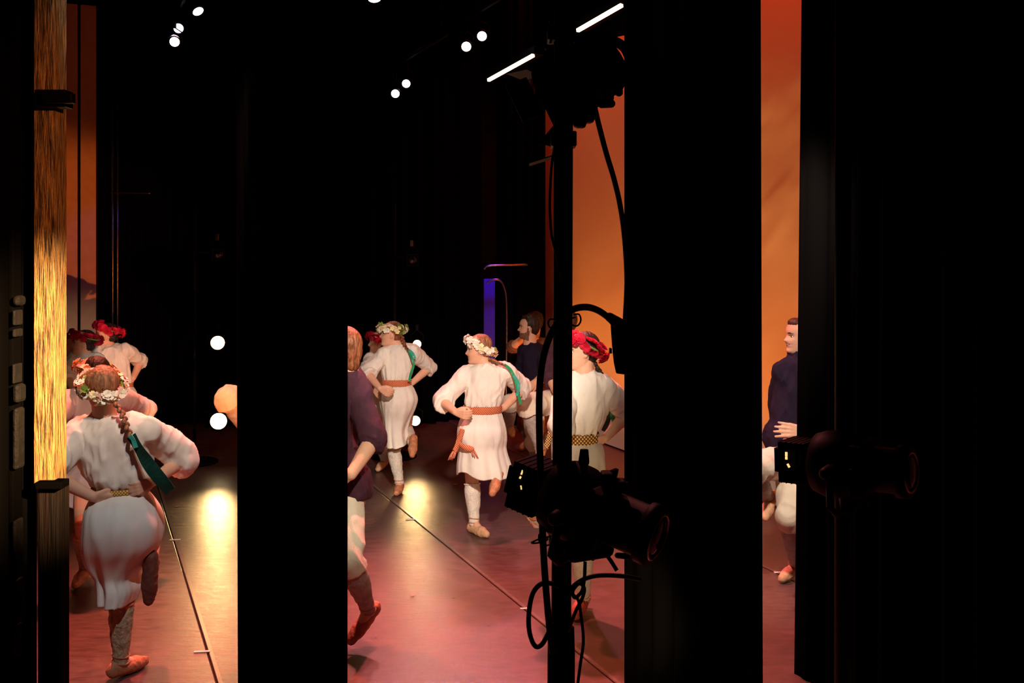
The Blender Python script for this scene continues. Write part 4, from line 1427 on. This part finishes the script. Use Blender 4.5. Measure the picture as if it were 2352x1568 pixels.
# ---- near boom with its lamps and cables
DB = 2.6
boom = thing('lamp_boom', 'tall black pipe boom carrying spotlights and cables right of centre', 'pole', P(1292, 2500, DB).xy.to_3d())
tb, bb = P(1294, -500, DB), P(1288, 1650, DB)
base_p = Vector((P(1287, 1900, DB).x, DB, 0.0))
make('pipe', MB().tube([tb, P(1294, 300, DB), P(1292, 900, DB), P(1289, 1450, DB), base_p], [0.0252, 0.0252, 0.0252, 0.0262, 0.027], 20), 'blackmetal', boom)
make('pipe_sleeve', MB().tube([P(1289, 1440, DB), P(1289, 1500, DB), base_p], [0.034, 0.036, 0.037], 20), 'blackmetal', boom)
make('base_plate', lathe(MB(), base_p, (0, 0, 1), [(0.0, 0.26), (0.02, 0.26), (0.03, 0.24), (0.035, 0.05), (0.12, 0.045)]), 'blackmetal', boom)
for (y0, y1, x0, x1) in ((300, 335, 1266, 1325), (1225, 1262, 1262, 1330), (60, 90, 1258, 1322), (150, 172, 1256, 1322)):
    make('pipe_clamp', px_box(x0, x1, y0, y1, DB - 0.035, 0.07), 'blackmetal', boom, False, 0.004)
make('clamp_handle', px_tube([(1384, 1262, DB - .02), (1402, 1286, DB - .03), (1417, 1310, DB - .04)], 0.0055, 3), 'blackmetal', boom)
make('clamp_handle', px_tube([(1262, 45, DB - .04), (1268, 75, DB - .04), (1264, 100, DB - .04)], 0.003, 3), 'steel', boom)
make('clamp_handle', px_tube([(1252, 112, DB - .04), (1262, 106, DB - .04)], 0.005, 3), 'steel', boom)

lowL, _ = profile_lamp('profile spotlight low on the pipe boom, its vents leaking gold light', P(1186, 1096, 2.62), P(1508, 1232, 2.42), P(1300, 1245, DB),
                       [(1199, 1084, 2.545, 0.0045, 0.012, 0.35), (1195, 1096, 2.545, 0.0045, 0.006, 0.5), (1197, 1119, 2.545, 0.0035, 0.010, -0.15)])
make('top_knob', MB().capsule(P(1341, 1090, 2.5), P(1341, 1062, 2.5), 0.0095, 0.0095, 12).capsule(P(1341, 1060, 2.5), P(1342, 1032, 2.5), 0.0140, 0.0105, 12, round_b=False), 'blackmetal', lowL)
make('shutter_bracket', px_box(1382, 1412, 1088, 1120, 2.44, 0.05), 'blackmetal', lowL, False, 0.006)
make('shutter_bracket', px_box(1410, 1440, 1106, 1130, 2.44, 0.05), 'blackmetal', lowL, False, 0.006)
make('focus_bolt', MB().capsule(P(1318, 1268, 2.5), P(1392, 1262, 2.5), 0.026, 0.020, 12), 'blackmetal', lowL)
make('focus_bolt', MB().capsule(P(1418, 1275, 2.5), P(1440, 1277, 2.5), 0.007, 0.008, 10), 'blackmetal', lowL)

# upper lamp: fresnel with barn doors pointing into the stage
uf = thing('fresnel_spotlight', 'round-bodied spotlight with barn doors high on the pipe boom', 'spotlight', P(1345, 180, DB))
axu = Vector((-0.75, 0.35, -0.42)).normalized()
cu = P(1352, 172, DB + 0.02)
make('housing', lathe(MB(), cu - axu * 0.06, axu, [(-0.035, 0.02), (-0.03, 0.055), (0.0, 0.078), (0.05, 0.085), (0.14, 0.085), (0.15, 0.092), (0.18, 0.092), (0.182, 0.07)]), 'blackmetal', uf)
for k in range(4):
    make('cooling_fin', lathe(MB(), cu - axu * (0.05 - 0.028 * k), axu, [(0, 0.080), (0.001, 0.091), (0.007, 0.091), (0.008, 0.080)]), 'blackmetal', uf)
make('lens', lathe(MB(), cu + axu * 0.125, axu, [(0, 0.068), (0.006, 0.05), (0.01, 0.01)]), 'glass', uf)
make('yoke', px_tube([(1318, 92, DB), (1360, 84, DB), (1405, 92, DB), (1436, 112, DB), (1446, 150, DB), (1412, 166, DB)], 0.013, 5), 'blackmetal', uf)
make('yoke_knob', MB().capsule(P(1382, 240, DB), P(1404, 238, DB), 0.010, 0.011, 10), 'blackmetal', uf)
make('power_inlet', px_box(1322, 1368, 235, 280, DB, 0.05), 'blackmetal', uf, False, 0.012)
make('power_inlet', px_box(1318, 1348, 262, 292, DB, 0.04), 'blackmetal', uf, False, 0.01)
fx, fy, fz = frame(axu)
fc = cu + axu * 0.125
for k, (dv, tilt) in enumerate(((fx, 0.5), (-fx, 0.5), (fy, 0.35), (-fy, 0.35))):
    od = (axu * math.cos(tilt) + dv * math.sin(tilt)).normalized()
    sd = axu.cross(dv).normalized()
    nn = od.cross(sd).normalized()
    Rm = Matrix((sd, od, nn)).transposed()
    make('barn_door', MB().box(fc + dv * 0.085 + od * 0.035, 0.11, 0.06, 0.003, Rm), 'blackmetal', uf, False)
make('barn_door', MB().box((P(1216, 377, DB) + P(1268, 361, DB)) / 2, 0.062, 0.09, 0.003, Matrix.Rotation(-0.30, 3, 'Y') @ Matrix.Rotation(0.25, 3, 'X') if False else Matrix.Rotation(-0.30, 3, 'Y')), 'blackmetal', uf, False)


def cable(label, pts, r, k=7):
    return tag(make('cable', px_tube(pts, r, k, 10), 'blackrubber'), label, 'cable', 'black cables on the pipe boom')


cable('thick black cable arching over the pipe boom and down its left side',
      [(1412, 745, 2.56), (1396, 728, 2.56), (1372, 712, 2.55), (1345, 705, 2.54), (1315, 711, 2.54), (1286, 735, 2.54), (1262, 775, 2.54), (1246, 830, 2.54), (1239, 900, 2.54),
       (1239, 1000, 2.53), (1243, 1120, 2.52), (1247, 1240, 2.52), (1253, 1340, 2.53), (1262, 1440, 2.55), (1270, 1500, 2.555)], 0.0088)
cable('black cable hanging from the upper spotlight across the orange backdrop',
      [(1366, 246, 2.58), (1375, 285, 2.6), (1392, 350, 2.62), (1410, 410, 2.64), (1424, 470, 2.66), (1434, 540, 2.68), (1440, 640, 2.7), (1436, 735, 2.7)], 0.0072)
cable('thin black cable bowing left of the pipe boom near its top',
      [(1276, 330, 2.56), (1268, 372, 2.56), (1264, 430, 2.56), (1263, 480, 2.56), (1267, 540, 2.56), (1277, 580, 2.56), (1290, 640, 2.555), (1292, 700, 2.555)], 0.0036)
cable('black cable loop hanging low at the left of the pipe boom',
      [(1290, 1350, 2.56), (1268, 1340, 2.55), (1244, 1340, 2.54), (1224, 1362, 2.54), (1215, 1405, 2.54), (1216, 1450, 2.54), (1228, 1482, 2.54), (1244, 1480, 2.54), (1260, 1452, 2.55), (1270, 1430, 2.555)], 0.0062)
cable('black cable curving from the pipe boom to the right drape',
      [(1300, 1372, 2.55), (1318, 1345, 2.55), (1345, 1328, 2.55), (1380, 1321, 2.56), (1432, 1323, 2.58), (1470, 1330, 2.62)], 0.0058)
cable('knotted thin black cable dangling right of the pipe boom',
      [(1344, 1290, 2.5), (1342, 1330, 2.5), (1336, 1358, 2.5), (1320, 1372, 2.5), (1316, 1356, 2.5), (1330, 1340, 2.5), (1342, 1350, 2.5), (1338, 1372, 2.5), (1324, 1400, 2.5), (1312, 1430, 2.52), (1305, 1450, 2.54)], 0.0045)
cable('thin black cable trailing down the right foot of the pipe boom',
      [(1312, 1362, 2.52), (1328, 1378, 2.51), (1334, 1410, 2.5), (1340, 1470, 2.5), (1333, 1525, 2.5), (1326, 1580, 2.5), (1318, 1660, 2.5)], 0.0040)
cable('small curl of black safety wire beside the red rose wreath',
      [(1318, 722, 2.55), (1330, 722, 2.54), (1334, 736, 2.54), (1326, 748, 2.54), (1314, 745, 2.55), (1312, 733, 2.55), (1322, 728, 2.55)], 0.0022)
cable('small curl of black wire at the left of the pipe boom at head height',
      [(1276, 735, 2.55), (1264, 733, 2.54), (1259, 742, 2.54), (1264, 752, 2.54), (1276, 750, 2.55)], 0.0024)
cable('small loops of wire under the low spotlight',
      [(1262, 1232, 2.5), (1240, 1237, 2.5), (1221, 1246, 2.5), (1236, 1246, 2.5), (1258, 1238, 2.5), (1240, 1226, 2.5), (1238, 1240, 2.5), (1246, 1252, 2.5), (1268, 1250, 2.52)], 0.0022)
# connector box on the arching cable
cb = thing('cable_connector', 'black connector box hanging from the arching cable', 'connector', P(1425, 860, 2.58))
mbx = MB().rings(px_rings([(733, 1402, 1446, 0, .022), (745, 1401, 1452, 0, .026), (790, 1404, 1456, 0, .027), (830, 1408, 1458, 0, .027), (858, 1414, 1458, 0, .026)], 2.58, 4, 2))
make('shell', mbx, 'blackrubber', cb, False, 0.004)
make('strain_relief', MB().capsule(P(1400, 728, 2.56), P(1424, 745, 2.575), 0.012, 0.016, 10), 'blackrubber', cb)
make('latch', px_box(1400, 1406, 800, 812, 2.56, 0.02), 'blackrubber', cb, False, 0.002)

# ---- second near boom, in front of the right drape
boom2 = thing('lamp_boom', 'dark pipe boom lost against the wide right drape', 'pole', Vector((P(1935, 0, 3.15).x, 3.15, 0)))
make('pipe', MB().tube([P(1938, -500, 3.15), P(1936, 800, 3.15), Vector((P(1935, 0, 3.15).x, 3.15, 0.0))], 0.0252, 16), 'blackmetal', boom2)
make('base_plate', lathe(MB(), Vector((P(1935, 0, 3.15).x, 3.15, 0)), (0, 0, 1), [(0.0, 0.26), (0.02, 0.26), (0.03, 0.24), (0.035, 0.05), (0.12, 0.045)]), 'blackmetal', boom2)
profile_lamp("profile spotlight in front of the smiling man's hip, vents glowing", P(1797, 1052, 3.1), P(2090, 1085, 2.85), P(1935, 1120, 3.15),
             [(1806, 1043, 3.015, 0.006, 0.013, 0.0), (1806, 1052, 3.015, 0.006, 0.007, 0.0), (1811, 1069, 3.015, 0.006, 0.011, -0.5)])


# ---- far booms: lit and unlit lamps
def can_lamp(label, c, target, lens_mat, r=0.075, name='par_lamp', group=None, pole=None, square=False, n_clamp=True, frame_col='blackmetal'):
    ax = (Vector(target) - c).normalized()
    o = thing(name, label, 'stage lamp', c, group)
    make('can', lathe(MB(), c - ax * 0.22, ax, [(-0.02, 0.02), (-0.015, r * 0.55), (0.05, r * 0.7), (0.10, r * 0.95), (0.215, r * 1.02), (0.222, r * 1.0)], 20), 'blackmetal', o)
    make('lens', lathe(MB(), c - ax * 0.006, ax, [(0.0, r * 0.93), (0.008, r * 0.8), (0.014, r * 0.45), (0.016, r * 0.1)], 24), lens_mat, o)
    side = ax.cross(Vector((0, 0, 1))).normalized()
    upv = side.cross(ax).normalized()
    m = c - ax * 0.12
    make('yoke', MB().tube([m - side * r * 1.15, m - side * r * 1.2 + upv * 0.1, m + upv * 0.15, m + side * r * 1.2 + upv * 0.1, m + side * r * 1.15], 0.008, 6), 'blackmetal', o)
    if square:
        R = axis_R(ax)
        g = MB()
        for dx, dy, sx, sy in ((0, r * 1.05, r * 2.3, 0.016), (0, -r * 1.05, r * 2.3, 0.016), (r * 1.05, 0, 0.016, r * 2.1), (-r * 1.05, 0, 0.016, r * 2.1)):
            g.box(c + ax * 0.02 + R @ Vector((dx, dy, 0)), sx, sy, 0.006, R)
        make('gel_frame', g, frame_col, o, False)
    if pole is not None:
        make('side_arm', MB().tube([m, m.lerp(pole, 0.5), pole], 0.014, 8), 'blackmetal', o)
    if n_clamp:
        make('clamp', MB().box(m + upv * 0.175, 0.035, 0.05, 0.07), 'steel' if square else 'blackmetal', o, False, 0.006)
    return o


for (px, d, lab) in ((447, 10.5, 'thin far pipe boom left of the two glaring left lamps'), (906, 10.8, 'thin far pipe boom behind the tall white wreath')):
    b = thing('lamp_boom', lab, 'pole', P(px, 0, d).xy.to_3d())
    g0 = P(px, 0, d).xy.to_3d()
    make('pipe', MB().tube([g0, g0 + Vector((0, 0, 1.4)), g0 + Vector((0, 0, 2.75))], 0.0165, 12), 'blackmetal', b)
    make('base_plate', lathe(MB(), g0, (0, 0, 1), [(0.0, 0.24), (0.02, 0.24), (0.03, 0.22), (0.035, 0.05), (0.10, 0.04)]), 'blackmetal', b)
CAMT = Vector((0, 0, 1.9))
can_lamp('upper glaring lamp of the left far boom', FAR_LAMPS[0], CAMT, 'lens_on_gold', 0.088, pole=P(447, 790, 10.5), group='lit lamps of the far booms')
can_lamp('lower glaring lamp of the left far boom, close to the floor', FAR_LAMPS[1], CAMT, 'lens_on_white', 0.105, pole=P(447, 970, 10.5), group='lit lamps of the far booms')
can_lamp('upper glaring lamp of the right far boom beside the tall white wreath', FAR_LAMPS[2], CAMT, 'lens_on_gold', 0.055, pole=P(906, 792, 10.8), group='lit lamps of the far booms')
can_lamp('lower glaring lamp of the right far boom behind the kicked-back foot', FAR_LAMPS[3], CAMT, 'lens_on_white', 0.065, pole=P(906, 968, 10.8), group='lit lamps of the far booms')
can_lamp('unlit square-fronted lamp high on the left far boom', P(501, 585, 10.4), Vector((0.6, 1, 1.0)), 'glass', 0.055, pole=P(447, 578, 10.5), group='unlit lamps of the far booms', square=True)
can_lamp('unlit square-fronted lamp high on the right far boom', P(947, 597, 10.7), Vector((0.6, 1, 1.6)), 'glass', 0.055, pole=P(906, 590, 10.8), group='unlit lamps of the far booms', square=True)

# ---- overhead electrics
NAMES = ['violet-white overhead lamp of the left pair', 'warm overhead lamp of the left pair', 'violet-white overhead lamp of the right pair',
         'warm overhead lamp of the right pair', 'violet-white overhead lamp of the distant middle pair', 'warm overhead lamp of the distant middle pair']
for i, (p, c) in enumerate(EL):
    tgt = Vector((0, 1.5, 1.0)) if i < 4 else Vector((-0.5, 2, 1))
    can_lamp(NAMES[i], p, tgt, 'lens_on_violet' if i % 2 == 0 else 'lens_on_warm', 0.068 if i < 4 else 0.060, name='overhead_lamp', group='lit lamps overhead')
for i, (pa, pb, lab) in enumerate(((EL[0][0], EL[1][0], 'black batten pipe above the left overhead pair'), (EL[2][0], EL[3][0], 'black batten pipe above the right overhead pair'),
                                   (EL[4][0], EL[5][0], 'black batten pipe above the distant overhead pair'))):
    m = (pa + pb) / 2 + Vector((0, 0.12, 0.34))
    ud = S(1, 0)
    bt = thing('batten', lab, 'pipe', m)
    make('pipe', MB().tube([m - ud * 1.6, m, m + ud * 0.25], 0.024, 10), 'blackmetal', bt)
    for q in (-1.4, 0.2):
        make('hanging_wire', MB().tube([m + ud * q, m + ud * q + Vector((0, 0, 7.15 - m.z))], 0.004, 5), 'blackmetal', bt)
# lamps seen edge-on, only a sliver of the lens shows
for (px, py, d, ax, r, mt_, lab) in ((455, 26, 11.6, (0.55, -0.35, -0.80), 0.08, 'lens_on_violet', 'overhead lamp beside the left pair with a sliver of lens showing'),
                                     (860, -2, 11.6, (0.1, -0.30, -0.95), 0.09, 'lens_on_warm', 'overhead lamp cut by the top edge between the pairs'),
                                     (1217, 216, 11.4, (-0.1, -0.42, -0.90), 0.055, 'lens_on_warm', 'small overhead lamp below the strip lights')):
    c = P(px, py, d)
    can_lamp(lab, c, c + Vector(ax), mt_, r, name='overhead_lamp', group='lit lamps overhead')


def strip_light(label, a, b):
    o = thing('strip_light', label, 'strip light', (a + b) / 2, 'strip lights over the backdrop')
    t = (b - a)
    L = t.length
    t.normalize()
    R = axis_R(t)
    c = (a + b) / 2
    make('housing', MB().box(c + Vector((0.05, 0.05, 0.06)), 0.13, 0.10, L + 0.06, R), 'blackmetal', o, False, 0.006)
    make('lens', MB().box(c, 0.035, 0.034, L, R), 'strip_on', o, False)
    for q in (-0.35, 0.35):
        make('hanging_bracket', MB().box(c + t * L * q + Vector((0.05, 0.05, 0.16)), 0.03, 0.02, 0.14), 'blackmetal', o, False)
    return o


strip_light('glowing strip light over the backdrop right of the pipe boom', P(1327, 70, 10.3), P(1428, 12, 9.67))
strip_light('glowing strip light over the backdrop left of the pipe boom', P(1122, 184, 11.9), P(1225, 127, 11.1))

# ------------------------------------------------------------------ clutter of the far wing
fr = thing('costume_rail', 'bent pipe rail with faint blue gleam in the far wing', 'rail', P(1140, 0, 12.6).xy.to_3d())
make('arch', px_tube([(1112, 618, 12.6), (1120, 611, 12.6), (1140, 609, 12.6), (1190, 608, 12.6), (1230, 607, 12.6)], 0.012), 'steel', fr)
make('bow', px_tube([(1118, 650, 12.55), (1134, 642, 12.55), (1148, 644, 12.55), (1158, 660, 12.55), (1163, 690, 12.55), (1164, 760, 12.55), (1163, 880, 12.55), (1163, 980, 12.55)], 0.013), 'steel', fr)
tag(make('hanging_cloth', px_box(1111, 1137, 640, 985, 12.9, 0.03), 'bluecloth', smooth=False, bevel=0.008), 'narrow blue-lit cloth hanging in the far wing', 'cloth')
pp = thing('pipe_rack', 'pair of thin upright pipes joined by a crossbar beside the orange boards', 'pipe rack', P(262, 0, 12.0).xy.to_3d())
for x in (259, 270):
    make('upright', MB().tube([P(x, 240, 11.9), P(x, 600, 11.9), Vector((P(x, 0, 11.9).x, 11.9, 0.0))], 0.012, 10), 'steel', pp)
make('crossbar', px_tube([(255, 443, 11.9), (300, 443, 11.9), (346, 444, 11.9)], 0.010), 'steel', pp)
